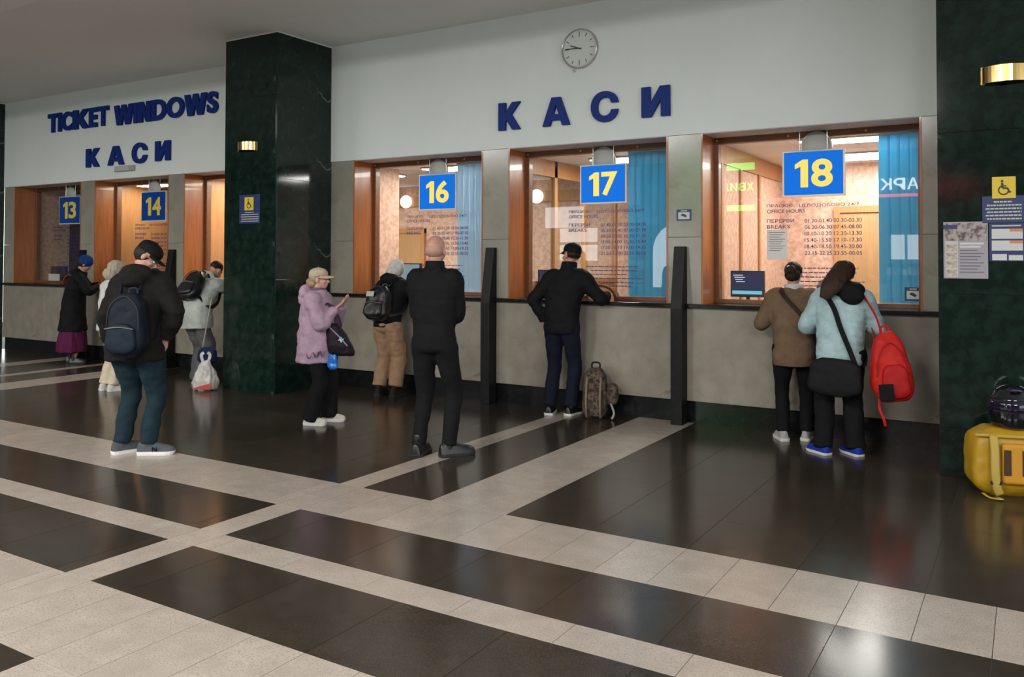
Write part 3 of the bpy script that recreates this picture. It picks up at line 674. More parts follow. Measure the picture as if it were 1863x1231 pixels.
# ceiling lights of the booths
def booth_light(x0, x1, y0, y1, label, m=None):
    t = thing('booth_ceiling_light', label, 'lamp', ((x0+x1)/2, (y0+y1)/2, ZB-0.03))
    boxo('housing', (x0-0.015, y0-0.015, ZB-0.022), (x1+0.015, y1+0.015, ZB-0.001), M_GREYP, t); boxo('diffuser', (x0, y0, ZB-0.03), (x1, y1, ZB-0.022), m or M_LAMP, t)
booth_light(-1.95, -0.95, 0.68, 0.98, 'bright ceiling light nearest the pane of window eighteen')
booth_light(-2.05, -1.15, 2.00, 2.60, 'bright ceiling light deeper inside booth eighteen')
booth_light(-4.45, -3.45, 1.05, 1.50, 'bright ceiling light inside booth seventeen')
booth_light(-6.80, -5.70, 0.85, 1.25, 'bright ceiling light inside booth sixteen')
booth_light(-8.90, -7.60, 1.0, 1.5, 'ceiling light behind the side wall of booth sixteen')
M_LAMPD = emis('far_booth_light', (1.0, 0.88, 0.70), 40.0)
booth_light(-12.45, -11.75, 0.60, 0.85, 'ceiling light inside booth fourteen', M_LAMPD)
booth_light(-10.3, -9.3, 0.75, 1.05, 'ceiling light inside booth fifteen', M_LAMPD)
# vertical blinds
def blind(x0, x1, m, label, yb=0.56):
    t = thing('vertical_blind', label, 'blind', ((x0+x1)/2, yb, 1.2))
    boxo('rail', (x0, yb-0.02, 2.765), (x1, yb+0.02, 2.797), M_GREYP, t)
    n = max(3, round((x1-x0)/0.085)); w = (x1-x0)/n
    me = None
    for k in range(n):
        if me is None:
            me = MB().rings([[(-w*0.60, 0.012, z), (-w*0.2, -0.004, z), (w*0.2, -0.006, z), (w*0.60, -0.012, z), (w*0.60, -0.0105, z), (w*0.2, -0.0045, z), (-w*0.2, -0.0025, z), (-w*0.60, 0.0135, z)] for z in (0, 1.565)]).mesh('blind_slat'); me.materials.append(m)
        o = bpy.data.objects.new('slat', me); COL.objects.link(o); o.parent = t; o.location = (x0+(k+0.5)*w-t.location.x, 0, 0)
M_BLIND = mat('blue_blind_fabric', (0.15, 0.50, 0.70), 0.8, trans=0.45)
M_BLINDP = mat('pale_blue_blind_fabric', (0.55, 0.70, 0.82), 0.8, trans=0.35)
blind(-1.196, -0.60, M_BLIND, 'blue vertical blind inside window eighteen')
blind(-3.738, -3.05, M_BLIND, 'blue vertical blind inside window seventeen')
blind(-6.026, -5.26, M_BLINDP, 'pale blue vertical blind inside window sixteen')
# inner desks and monitors
M_DESK = mat('desk_laminate', (0.55, 0.48, 0.42), 0.45)
for k, (n, x0, x1, _) in enumerate(OPS):
    d = thing('clerk_desk', 'pale desk behind the pane of window %s' % NUM[n+12], 'desk', ((x0+x1)/2, 0.7, 0))
    if n == 3: x0 = -9.80
    boxo('top', (x0+0.05, 0.44, 1.09), (x1-0.05, 1.0, 1.125), M_DESK, d, bevel=0.004)
    for xx in (x0+0.08, x1-0.11): boxo('side', (xx, 0.5, 0), (xx+0.03, 0.95, 1.09), M_DESK, d)
def monitor(x0, x1, z0, z1, yb, label, m, bar=True):
    c = (x0+x1)/2; t = thing('monitor', label, 'monitor', (c, yb, 1.125))
    boxo('screen_case', (x0, yb-0.02, z0), (x1, yb+0.03, z1), M_BLKP, t, bevel=0.004)
    boxo('display', (x0+0.012, yb-0.022, z0+0.016), (x1-0.012, yb-0.02, z1-0.012), m, t)
    if bar:
        boxo('window_strip', (x0+0.02, yb-0.024, z0+0.03), (x1-0.02, yb-0.022, z0+0.065), emis('screen_cyan', (0.25, 0.75, 0.85), 0.8), t)
        for q in range(4): boxo('screen_text', (x0+0.03+0.01*q, yb-0.024, z1-0.05-q*0.022), (x0+0.13+0.02*(q % 2), yb-0.022, z1-0.042-q*0.022), emis('screen_white', (0.8, 0.85, 1.0), 0.8), t)
    MB().tube([(0, 0.01, 0), (0, 0.01, z0-1.125+0.05)], 0.02, 10).build('stand', M_BLKP, t); boxo('foot', (c-0.09, yb-0.07, 1.1255), (c+0.09, yb+0.08, 1.137), M_BLKP, t)
M_SCR = emis('screen_blue', (0.05, 0.055, 0.12), 0.7)
monitor(-2.655, -2.31, 1.215, 1.485, 0.72, 'monitor with a dark blue screen behind window eighteen', M_SCR)
monitor(-5.0+0.04, -4.58, 1.21, 1.475, 0.72, 'monitor behind the pane of window seventeen', M_SCR, False)
monitor(-7.20, -6.72, 1.22, 1.54, 0.74, 'monitor with dark top edge behind window sixteen', emis('screen_grey', (0.35, 0.45, 0.5), 0.7), False)
monitor(-14.90, -14.45, 1.19, 1.45, 0.62, 'switched off monitor behind the dark pane of window thirteen', M_BLKP, False)
np_ = boxo('paper_note', (-14.72, 0.46, 1.19), (-14.38, 0.462, 1.32), M_PAPER); tag(np_, 'white paper note leaning behind the dark pane of window thirteen', 'paper')
# forms on the desk behind hatch 18
for k, (fx, fy, rz) in enumerate(((-1.78, 0.55, 0.2), (-1.62, 0.60, -0.3), (-1.70, 0.68, 0.05))):
    o = MB().box((-0.11, -0.15, 0), (0.11, 0.15, 0.003)).build('paper_form', M_PAPER); o.location = (fx, fy, 1.126+k*0.004); o.rotation_euler = (0, 0, rz)
    tag(o, 'white paper form on the desk behind the hatch of window eighteen', 'paper', 'paper forms behind hatch eighteen')

# ------------------------------------------------------------------ the other side of the hall (seen only mirrored in glass and marble)
YO = -20.0
struct_box('wall_opposite', (XL-6, YO-0.3, 0), (XR+8, YO, 5.05), mat('hall_wall_paint', (0.10, 0.09, 0.085), 0.8), 'plain wall across the hall')
struct_box('wall_light_block', (XL-6.2, YO, 0), (XL-6, 3.4, 5.05), mat('hall_wall_paint', (0.10, 0.09, 0.085), 0.8), 'added dark wall shutting out light at the unseen hall end')  # added out of view to keep world light off the far floor
def mir(u, v, Ym=YG): return W(u, v, 2*Ym-YO)
M_WHITE_E = emis('white_sign_glow', (1.0, 1.0, 1.0), 9.0)
M_GREEN_E = emis('green_neon_glow', (0.10, 1.0, 0.16), 9.0)
M_RED_E = emis('red_neon_glow', (1.0, 0.05, 0.12), 8.0)
ms = thing('market_sign', 'white backlit letters МАРКЕТ across the hall, mirrored in window eighteen', 'sign', (-3.65, YO, 3.78))
xs = -2.50
for ch in 'МАРКЕТ':
    text_box('letter', ch, xs-0.33, xs, 3.79, 4.15, YO+0.05, M_WHITE_E, ms, offset=0.012, depth=0.05, face=1); xs -= 0.385
o = boxo('red_neon_strip', (-8.4, YO+0.01, 3.57), (-1.2, YO+0.06, 3.66), M_RED_E); tag(o, 'red light strip under the market sign across the hall', 'light strip')
gsn = thing('green_shop_sign', 'green light sign ХВИЛИНКА across the hall, mirrored in the stone strip', 'sign', (-9.1, YO, 3.25))
boxo('light_bar', (-10.2, YO+0.005, 4.66), (-7.93, YO+0.06, 4.90), M_GREEN_E, gsn); boxo('light_bar', (-10.25, YO+0.005, 3.26), (-7.93, YO+0.06, 3.46), M_GREEN_E, gsn)
xs = -7.95
for ch in 'ХВИЛИНКА':
    text_box('letter', ch, xs-0.235, xs, 3.95, 4.22, YO+0.05, M_GREEN_E, gsn, offset=0.010, depth=0.05, face=1); xs -= 0.285
for k, (xa, xb) in enumerate(((-3.68, -3.30), (-3.21, -2.84))):
    o = boxo('display_lightbox', (xa, YO+0.01, 1.62), (xb, YO+0.12, 2.38), emis('lightbox_glow', (1, 0.97, 0.96), 5.0)); tag(o, 'white market display light box across the hall', 'light box', 'market light boxes')
# market counter shelves with goods
sh = thing('market_shelf', 'market shelf of goods across the hall under the light boxes', 'shelf', (-3.2, YO+0.2, 0))
for z in (0.2, 0.7, 1.15, 1.5): boxo('shelf_board', (-4.4, YO+0.02, z), (-2.0, YO+0.4, z+0.03), M_GREYP, sh)
for k in range(16): boxo('goods', (-4.35+0.145*k, YO+0.1, 1.181), (-4.25+0.145*k, YO+0.3, 1.30+0.12*random.random()), mat('goods_%d' % (k % 4), [(0.7, 0.68, 0.62), (0.5, 0.12, 0.08), (0.16, 0.3, 0.5), (0.75, 0.6, 0.25)][k % 4], 0.5), sh)
# bright doorway glazing (mirrored in window 17)
dw = sempty('window_7', (-14.9, YO, 0), 'bright glazed hall entrance across the hall')
E_DAY = emis('daylight_glass', (0.95, 0.98, 1.0), 5.0)
boxo('pane', (-16.05, YO+0.005, 2.80), (-14.4, YO+0.03, 3.60), E_DAY, dw); boxo('pane', (-15.40, YO+0.005, 2.25), (-13.82, YO+0.03, 2.77), E_DAY, dw); boxo('pane', (-15.40, YO+0.005, 1.55), (-13.82, YO+0.03, 2.14), E_DAY, dw)
aw = sempty('window_8', (-10.6, YO, 0), 'bright arched shop window across the hall')
arc = [(-10.6+1.0*math.cos(PI*k/20), 1.9+1.0*math.sin(PI*k/20)) for k in range(21)]+[(-11.6, 0.6), (-9.6, 0.6)]
MB().prism([(q[0]+10.6, q[1]) for q in arc], 0.005, 0.03).build('arched_pane', E_DAY, aw)
# hall ceiling luminaires
for hx, hy in HALL:
    t = thing('hall_luminaire', 'long diffusing light fixed to the high hall ceiling', 'lamp', (hx, hy, 4.80), 0, 'hall ceiling luminaires')
    boxo('housing', (hx-1.25, hy-0.65, 4.87), (hx+1.25, hy+0.65, 5.049), M_GREYP, t); boxo('diffuser', (hx-1.2, hy-0.6, 4.85), (hx+1.2, hy+0.6, 4.87), M_HALL, t)

# ------------------------------------------------------------------ people
M_SKIN = mat('skin', (0.50, 0.27, 0.19), 0.5, mix=(0.44, 0.22, 0.155), scale=25)
M_EYEW = mat('eye_white', (0.75, 0.73, 0.70), 0.3); M_EYED = mat('eye_dark', (0.02, 0.014, 0.01), 0.2)
def cloth(name, col, rough=0.8, bump=0.25, bs=220, mixf=0.8, sheen=0.0, scale=14):
    return mat(name, col, rough, mix=tuple(c*mixf for c in col), scale=scale, bump=bump, bscale=bs, sheen=sheen, spec=0.15)
EYE_ME = None
def ik(a, b, l1, l2, pole):
    a, b, pole = Vector(a), Vector(b), Vector(pole); d = b-a; L = min(d.length, (l1+l2)*0.995); dn = d.normalized(); b = a+dn*L
    x = (l1*l1-l2*l2+L*L)/(2*L); h = math.sqrt(max(l1*l1-x*x, 0)); pv = pole-dn*pole.dot(dn); pv = pv.normalized() if pv.length > 1e-5 else Vector((0, 0, 1))
    return a+dn*x+pv*h, b
class Person:
    def __init__(s, label, loc, rz, h=1.75, lean=0, hp=0, hy=0, feet=None, wr=None, wl=None, pr=(0.6, -0.6, -0.6), pl=(-0.6, -0.6, -0.6), pel=(0, 0, 0), sway=0, fingers=False, handdir=None, build=1.0):
        s.root = thing('person', label, 'person', loc, math.radians(rz)); s.h = h; s.s = k = h/1.75; s.lean = math.radians(lean); s.bw = build
        s.sway = math.radians(sway)
        s.hip = Vector((pel[0], pel[1], 0.93*k+pel[2]))
        s.feet = feet or [(0.11, 0, -8), (-0.11, 0, 8)]
        s.M = Matrix.Translation(Vector(loc)) @ Matrix.Rotation(math.radians(rz), 4, 'Z')
        s.sh = {1: s.sp(0.475, 0.158*k*s.bw), -1: s.sp(0.475, -0.158*k*s.bw)}
        d = {1: wr, -1: wl}; po = {1: pr, -1: pl}; s.el, s.wrp = {}, {}
        for q in (1, -1):
            w = d[q] or (0.25*q*k*s.bw, 0.03, 0.86*k)
            s.el[q], s.wrp[q] = ik(s.sh[q], w, 0.30*k, 0.26*k, po[q])
        s.kn, s.an, s.hj = {}, {}, {}
        for q, f in zip((1, -1), s.feet):
            s.hj[q] = s.hip+Vector((0.09*q*k*s.bw, 0, -0.03*k)); a = Vector((f[0], f[1], 0.085*k+(f[3] if len(f) > 3 else 0)))
            yw = math.radians(f[2]); s.kn[q], s.an[q] = ik(s.hj[q], a, 0.425*k, 0.415*k, (-math.sin(yw*0.3), math.cos(yw*0.3), 0.05))
        a, up, fw = s.frame(0.70)
        s.hc = s.spine(0.70)+Vector((0, 0.015*k, 0))
        hr = Euler((0, 0, 0)).to_matrix()
        s.HM = Matrix.Rotation(s.sway, 3, 'Y') @ Matrix.Rotation(-s.lean, 3, 'X') @ Matrix.Rotation(math.radians(hy), 3, 'Z') @ Matrix.Rotation(-math.radians(hp), 3, 'X')
        s.hd = handdir or {}; s.fingers = fingers
    def ang(s, d): return s.lean*min(max(d/0.25, 0), 1)
    def spine(s, d):
        k = s.s; p = Vector(s.hip)
        if d <= 0: return p+Vector((0, 0, d*k))
        n = 20; st = d/n
        for i in range(n):
            a = s.ang((i+0.5)*st); b = s.sway*min(max((i+0.5)*st/0.25, 0), 1)
            p = p+Vector((math.sin(b), math.sin(a), math.cos(a)*math.cos(b)))*(st*k)
        return p
    def frame(s, d):
        a = s.ang(d); return a, Vector((0, math.sin(a), math.cos(a))), Vector((0, math.cos(a), -math.sin(a)))
    def sp(s, d, x=0, y=0):
        """point at height d (m for a 1.75 m body) above the hips, x sideways, y forward of the spine"""
        _, up, fw = s.frame(d); return s.spine(d)+Vector((x, 0, 0))+fw*y
    def head(s, x, y, z): return s.hc+s.HM @ Vector((x*s.s, y*s.s, z*s.s))
    def wld(s, p): return s.M @ Vector(p)
    def torso(s, mb, secs, n=22, e=0.85, fine=5, puff=None):
        D = [q[0] for q in secs]; out = []
        P_, R_ = resample([Vector((q[0], q[3] if len(q) > 3 else 0, 0)) for q in secs], [(q[1], q[2]) for q in secs], fine)
        for p, r in zip(P_, R_):
            f = 1.0
            if puff: f = 1+puff[1]*(abs(math.sin(PI*p.x/puff[0]))**0.6-0.6)
            _, up, fw = s.frame(p.x); c = s.sp(p.x, 0, p.y*s.s); sg = lambda v: math.copysign(abs(v)**e, v)
            out.append([c+Vector((1, 0, 0))*(r[0]*s.s*s.bw*f*sg(math.cos(2*PI*j/n)))+fw*(r[1]*s.s*s.bw*f*sg(math.sin(2*PI*j/n))) for j in range(n)])
        mb.rings(out)
    def hand(s, mb, q):
        k = s.s; w = s.wrp[q]; e = s.el[q]; d = (w-e).normalized()
        if q in s.hd: d = Vector(s.hd[q]).normalized()
        side = Vector((q, 0, 0)); nrm = d.cross(side); nrm = nrm.normalized() if nrm.length > 0.1 else Vector((0, 1, 0)); lat = nrm.cross(d).normalized()
        # palm, then four fingers of unequal length and a thumb leaving its side
        mb.tube([w-d*0.03*k, w+d*0.02*k, w+d*0.055*k, w+d*0.088*k], [(0.021*k, 0.026*k), (0.017*k, 0.034*k), (0.016*k, 0.042*k), (0.013*k, 0.040*k)], 12, up=nrm, fine=3)
        curl = nrm*-1 if nrm.y > 0 else nrm
        curl = Vector((-q*0.5, 0.5, 0)) if q not in s.hd else curl
        for i, ln in enumerate((0.070, 0.078, 0.073, 0.058)):
            o = (i-1.5)*0.0195*k; b = w+d*0.082*k+lat*o; c1 = b+d*ln*0.45*k+curl*0.006*k; c2 = c1+d*ln*0.30*k+curl*0.014*k; c3 = c2+d*ln*0.22*k+curl*0.018*k
            mb.tube([b-d*0.02*k, b, c1, c2, c3], [0.0088*k, 0.0090*k, 0.0085*k, 0.0078*k, 0.0062*k], 8)
        b = w+d*0.028*k-lat*0.030*k
        mb.tube([w+d*0.015*k-lat*0.016*k, b+curl*0.004*k, b+d*0.034*k-lat*0.016*k+curl*0.012*k, b+d*0.058*k-lat*0.018*k+curl*0.02*k], [0.014*k, 0.0125*k, 0.0105*k, 0.0075*k], 8)
    def body(s, skin=None, voxel=None, hair=None):
        k = s.s; mb = MB()
        s.torso(mb, [(-0.05, 0.10, 0.07), (0.0, 0.135, 0.09), (0.12, 0.125, 0.085), (0.30, 0.145, 0.095), (0.44, 0.155, 0.085), (0.50, 0.12, 0.07), (0.54, 0.06, 0.055)])
        nk = s.head(0, -0.02, -0.05)
        mb.tube([s.sp(0.48, 0, -0.005), s.sp(0.55, 0, 0.0), nk], [0.068*k, 0.056*k, 0.054*k], 14, fine=3)
        HM = s.HM
        E_ = lambda c, r, **kw: mb.ell(s.head(*c), [x*k for x in r], HM, **kw)
        E_((0, -0.014, 0.030), (0.076, 0.097, 0.088), nu=22, nv=14); E_((0, 0.022, -0.030), (0.062, 0.070, 0.082), nu=20, nv=12); E_((0, 0.040, -0.078), (0.044, 0.046, 0.036)); E_((0, 0.052, 0.022), (0.058, 0.036, 0.030))
        mb.tube([s.head(0, 0.080, 0.016), s.head(0, 0.098, -0.010), s.head(0, 0.110, -0.028), s.head(0, 0.086, -0.040)], [0.009*k, 0.0105*k, 0.0125*k, 0.010*k], 8, fine=2)
        E_((0, 0.086, -0.058), (0.023, 0.010, 0.0065)); E_((0, 0.084, -0.070), (0.020, 0.011, 0.007))
        for q in (1, -1):
            E_((0.040*q, 0.062, -0.028), (0.022, 0.022, 0.022)); E_((0.077*q, -0.008, -0.012), (0.011, 0.020, 0.031))
            mb.tube([s.sp(0.46, 0.10*q*k), s.sh[q], s.sh[q].lerp(s.el[q], 0.5), s.el[q], s.el[q].lerp(s.wrp[q], 0.35), s.wrp[q]], [0.055*k, 0.052*k, 0.046*k, 0.038*k, 0.040*k, 0.026*k], 12, fine=3)
            s.hand(mb, q)
            mb.tube([s.hj[q]+Vector((0, 0, 0.05)), s.hj[q], s.hj[q].lerp(s.kn[q], 0.5), s.kn[q], s.kn[q].lerp(s.an[q], 0.4), s.an[q]], [0.075*k, 0.082*k, 0.068*k, 0.050*k, 0.050*k, 0.034*k], 12, fine=3)
            f = s.feet[0 if q == 1 else 1]; yw = math.radians(f[2]); fd = Vector((-math.sin(yw), math.cos(yw), 0))
            a = s.an[q]; mb.tube([a-fd*0.035*k-Vector((0, 0, 0.045*k)), a+fd*0.03*k-Vector((0, 0, 0.035*k)), a+fd*0.13*k-Vector((0, 0, 0.055*k))], [0.030*k, 0.032*k, 0.022*k], 10, fine=2)
        me = remesh(mb, voxel or (0.0062 if s.fingers else 0.0095), 2, name='body')
        link('body', me, skin or M_SKIN, s.root)
        global EYE_ME
        for q in (1, -1):
            MB().ell(s.head(0.030*q, 0.0755, 0.004), (0.0115*k,)*3, HM, nu=12, nv=8).build('eye', M_EYEW, s.root, smooth=True)
            MB().ell(s.head(0.030*q, 0.0835, 0.004), (0.0052*k, 0.0045*k, 0.0052*k), HM, nu=10, nv=6).build('iris', M_EYED, s.root, smooth=True)
            MB().tube([s.head(0.014*q, 0.088, 0.028), s.head(0.032*q, 0.085, 0.034), s.head(0.050*q, 0.072, 0.028)], 0.0035*k, 6).build('eyebrow', M_EYED, s.root, smooth=True)
    def sleeve(s, mb, q, r, puff=None, end=1.0):
        k = s.s; pts = [s.sp(0.455, 0.09*q*k*s.bw), s.sh[q], s.sh[q].lerp(s.el[q], 0.5), s.el[q], s.el[q].lerp(s.wrp[q], 0.5), s.el[q].lerp(s.wrp[q], end)]
        R_ = [(x*k, x*k) for x in r]; P_, R_ = resample(pts, R_, 8)
        if puff: R_ = [(a*(1+puff*(abs(math.sin(i*1.05))-0.5)), b*(1+puff*(abs(math.sin(i*1.05))-0.5))) for i, (a, b) in enumerate(R_)]
        mb.tube(P_, R_, 14)
    def jacket(s, m, secs=None, arm=(0.085, 0.078, 0.068, 0.060, 0.054, 0.047), puff=None, wr=0.010, ws=8.0, wst=(1, 1, 1.6), voxel=0.0125, name='jacket', extra=None, end=0.96, collar=None, smooth=3, e=0.85):
        mb = MB()
        secs = secs or [(-0.12, 0.178, 0.125), (-0.02, 0.178, 0.128), (0.12, 0.168, 0.120), (0.28, 0.184, 0.125), (0.40, 0.196, 0.120), (0.475, 0.185, 0.105), (0.525, 0.12, 0.085), (0.555, 0.085, 0.075), (0.575, 0.072, 0.070)]
        s.torso(mb, secs, puff=puff, fine=8 if puff else 5, e=e)
        for q in (1, -1): s.sleeve(mb, q, arm, puff[1]*0.9 if puff else None, end)
        if extra: extra(mb)
        me = remesh(mb, voxel, smooth, wr, ws, wst, name=name)
        return link(name, me, m, s.root)
    def trousers(s, m, r=(0.098, 0.100, 0.082, 0.066, 0.060, 0.058), wr=0.009, ws=7.0, wst=(1, 1, 1.4), top=0.10, low=0.03, name='trousers', seat=(0.158, 0.118)):
        k = s.s; mb = MB()
        s.torso(mb, [(-0.115, seat[0]*0.62, seat[1]*0.7), (-0.08, seat[0]*0.92, seat[1]*0.95), (-0.03, seat[0], seat[1]), (0.05, seat[0]*0.98, seat[1]*0.98), (top, seat[0]*0.92, seat[1]*0.92)])
        for q in (1, -1):
            a = s.an[q]; e = a+Vector((0, 0, low*k-0.03*k))
            mb.tube([s.hj[q]+Vector((0, 0, 0.05*k)), s.hj[q]-Vector((0, 0, 0.02)), s.hj[q].lerp(s.kn[q], 0.5), s.kn[q], s.kn[q].lerp(e, 0.5), e], [(x*k*(s.bw if i < 3 else 1), x*k*(s.bw if i < 3 else 1)) for i, x in enumerate(r)], 14, fine=6)
        return link(name, remesh(mb, 0.0125, 3, wr, ws, wst, name=name), m, s.root)
    def shoes(s, m, ms, L=0.275, w=0.048, hgt=0.085, boot=0.0, sole=0.022, trimf=None):
        k = s.s
        for q, f in zip((1, -1), s.feet):
            yw = math.radians(f[2]); R_ = Matrix.Rotation(yw, 3, 'Z'); o = Vector((s.an[q].x, s.an[q].y, f[3] if len(f) > 3 else 0))
            T = lambda x, y, z: o+R_ @ Vector((x*k, y*k, z*k))
            prof = [(-0.075, 0.45, 0.4), (-0.068, 0.80, 0.85), (-0.04, 0.95, 1.0), (0.0, 0.92, 1.05), (0.05, 0.95, 0.92), (0.10, 1.05, 0.70), (0.15, 1.05, 0.58), (0.18, 0.88, 0.46), (0.20, 0.5, 0.3)]
            rs = []
            for y, wf, hf in prof:
                ww = w*wf; hh = hgt*hf+sole*0.5
                rs.append([T(ww*math.cos(t)*(1 if math.sin(t) < 0.2 else 0.82), y*L/0.275, max(sole*0.55, sole*0.55+hh*max(math.sin(t), 0)**0.8) if math.sin(t) >= 0 else sole*0.55) for t in [2*PI*j/16 for j in range(16)]])
            mb = MB().rings(rs)
            mb.tube([T(0, -0.012, 0.05), T(0, -0.006, 0.085+boot), T(0, -0.004, 0.10+boot)], [0.040*k, 0.043*k, 0.043*k], 14, fine=3)
            so = link('shoe', remesh(mb, 0.007, 3, 0.0, name='shoe'), m, s.root)
            rs = []
            for z in (0, sole*0.5, sole):
                g = 1.0 if z else 0.96
                rs.append([T(p[0]*g*1.07, p[1]*g*L/0.275+0.0, z) for p in [(w*wf, y) for y, wf, _ in prof]+[(-w*wf, y) for y, wf, _ in prof[::-1]]])
            MB().rings(rs).build('sole', ms, so, smooth=False)
            if trimf: trimf(so, T, q, k)
    def hair(s, m, c=(0, -0.024, 0.042), r=(0.083, 0.096, 0.086), extra=None, name='hair', wr=0.004):
        mb = MB(); mb.ell(s.head(*c), [x*s.s for x in r], s.HM, nu=22, nv=14)
        if extra: extra(mb)
        return link(name, remesh(mb, 0.008, 2, wr, 40, (1, 1, 0.25), name=name), m, s.root)
    def cap(s, m, brim=0.085, yaw=0, lift=0):
        R_ = Matrix.Rotation(math.radians(yaw), 3, 'Z')
        H = lambda x, y, z: s.head(*(R_ @ Vector((x, y, z))))
        mb = MB(); n = 26; rs = []
        for z, f in ((0.030, 1.0), (0.05, 1.02), (0.078, 1.0), (0.102, 0.88), (0.122, 0.62), (0.132, 0.30), (0.134, 0.05)):
            rs.append([H(0.086*f*math.cos(2*PI*j/n), -0.012+0.108*f*math.sin(2*PI*j/n), z+lift+(0.012*math.sin(2*PI*j/n) if z < 0.06 else 0)) for j in range(n)])
        mb.rings(rs); o = link('cap', remesh(mb, 0.008, 2, name='cap'), m, s.root)
        rs = []
        for j in range(13):
            a = PI*(0.12+0.76*j/12); b0 = (0.084*math.cos(a), -0.012+0.104*math.sin(a)); ex = math.sin(PI*j/12)**0.55*brim
            p0 = (b0[0], b0[1]); p1 = (b0[0]*(1-0.0), b0[1]+ex); dz = -0.35*abs(p1[0])-0.12*ex
            rs.append([H(p0[0], p0[1]-0.006, 0.040+lift), H(p0[0]*1.0, p0[1]-0.006, 0.045+lift), H(p1[0], p1[1], 0.044+dz+lift), H(p1[0], p1[1], 0.039+dz+lift)])
        MB().rings(rs).build('brim', m, o, smooth=False)
        MB().ell(H(0, -0.012, 0.136+lift), (0.008*s.s,)*3, nu=8, nv=6).build('button', m, o, smooth=True)
        return o
    def collar(s, m, d0=0.53, d1=0.605, r=(0.082, 0.078), r1=None, th=0.014, parent=None, name='collar', yo=0.0):
        r1 = r1 or (r[0]*0.93, r[1]*0.95); rs = []
        for d, rr in ((d0, r), ((d0+d1)/2, ((r[0]+r1[0])/2, (r[1]+r1[1])/2)), (d1, r1), (d1+0.008, (r1[0]-th/2, r1[1]-th/2)), (d1, (r1[0]-th, r1[1]-th)), (d0, (r[0]-th, r[1]-th))):
            _, up, fw = s.frame(d); c = s.sp(d, 0, yo*s.s)
            rs.append([c+Vector((1, 0, 0))*(rr[0]*s.s*math.cos(2*PI*j/24))+fw*(rr[1]*s.s*math.sin(2*PI*j/24)) for j in range(24)])
        return MB().rings(rs, cap=False, closed=True).build(name, m, parent or s.root, smooth=True)
def tape(path, w, th, m, name, parent, up=None, fine=4):
    return MB().tube(path, [(th/2, w/2)]*len(path), 8, up=up, fine=fine).build(name, m, parent, smooth=True)
def bagbody(name, size, m, parent, c=(0, 0, 0), taper=0.15, e=0.35, M=None, wr=0.006, ws=9, voxel=0.012, belly=0.0):
    """soft box: size (w, d, h), standing on c"""
    w, d, h = size; mb = MB(); rs = []; n = 28; nz = 14
    sg = lambda v, ee: math.copysign(abs(v)**ee, v)
    for i in range(nz+1):
        t = i/nz; f = 1-taper*t**1.5; edge = min(1, (1-(abs(2*t-1))**6))**0.5 if 0 < t < 1 else 0.55
        rs.append([(c[0]+w/2*f*max(edge, 0.55)*sg(math.cos(2*PI*j/n), e*1.3), c[1]+d/2*(f+belly*math.sin(PI*t))*max(edge, 0.55)*sg(math.sin(2*PI*j/n), e*1.3), c[2]+h*t) for j in range(n)])
    mb.rings(rs); me = remesh(mb, voxel, 3, wr, ws, name=name)
    return link(name, me, m, parent)

# ---- bags
def bag_root(name, label, cat, P, base, ang=0.0, yaw=0.0, roll=0.0):
    t = thing(name, label, cat)
    ml = Matrix.Translation(Vector(base)) @ Matrix.Rotation(yaw, 4, 'Z') @ Matrix.Rotation(-ang, 4, 'X') @ Matrix.Rotation(roll, 4, 'Y')
    mw = P.M @ ml; t.matrix_world = mw
    return t, ml.inverted()
def worn_backpack(P, label, w, dp, h, d0, back, m, m2=None, straps=(1, -1), pocket=True, taper=0.22, xo=0.0):
    m2 = m2 or m; k = P.s
    t, inv = bag_root('backpack', label, 'backpack', P, P.sp(d0, xo, -back), P.ang(d0+0.2))
    bagbody('bag_body', (w, dp, h), m, t, taper=taper, wr=0.007, ws=10)
    if pocket:
        bagbody('front_pocket', (w*0.78, dp*0.35, h*0.45), m2, t, c=(0, -dp*0.48, h*0.06), taper=0.1, voxel=0.012)
        MB().tube([(-w*0.36, -dp*0.66, h*0.44), (0, -dp*0.70, h*0.47), (w*0.36, -dp*0.66, h*0.44)], 0.004, 6, fine=4).build('zip', M_STEEL, t)
    MB().tube([(-w*0.40, -dp*0.40, h*0.42), (-w*0.34, -dp*0.42, h*0.78), (0, -dp*0.40, h*0.95), (w*0.34, -dp*0.42, h*0.78), (w*0.40, -dp*0.40, h*0.42)], 0.0045, 6, fine=5).build('zip', M_BLKP, t)
    tape([(-0.035, dp*0.3, h*0.97), (-0.03, dp*0.3, h+0.035), (0.03, dp*0.3, h+0.035), (0.035, dp*0.3, h*0.97)], 0.022, 0.006, m2, 'carry_handle', t, up=(0, 1, 0))
    for q in straps:
        b = back-dp/2
        pts = [P.sp(d0+h/k*0.88, 0.07*q*k, -b), P.sp(0.545, 0.10*q*k, -0.085*k), P.sp(0.575, 0.115*q*k, -0.01), P.sp(0.53, 0.125*q*k, 0.09*k), P.sp(0.40, 0.135*q*k, 0.145*k), P.sp(0.25, 0.18*q*k, 0.12*k), P.sp(0.14, 0.20*q*k, 0.0), P.sp(d0+0.05, 0.12*q*k, -b)]
        tape([inv @ p for p in pts], 0.05, 0.012, m2, 'strap', t, up=(1, 0, 0))
    return t
def soft_bag(mb, w, d, h):
    pass

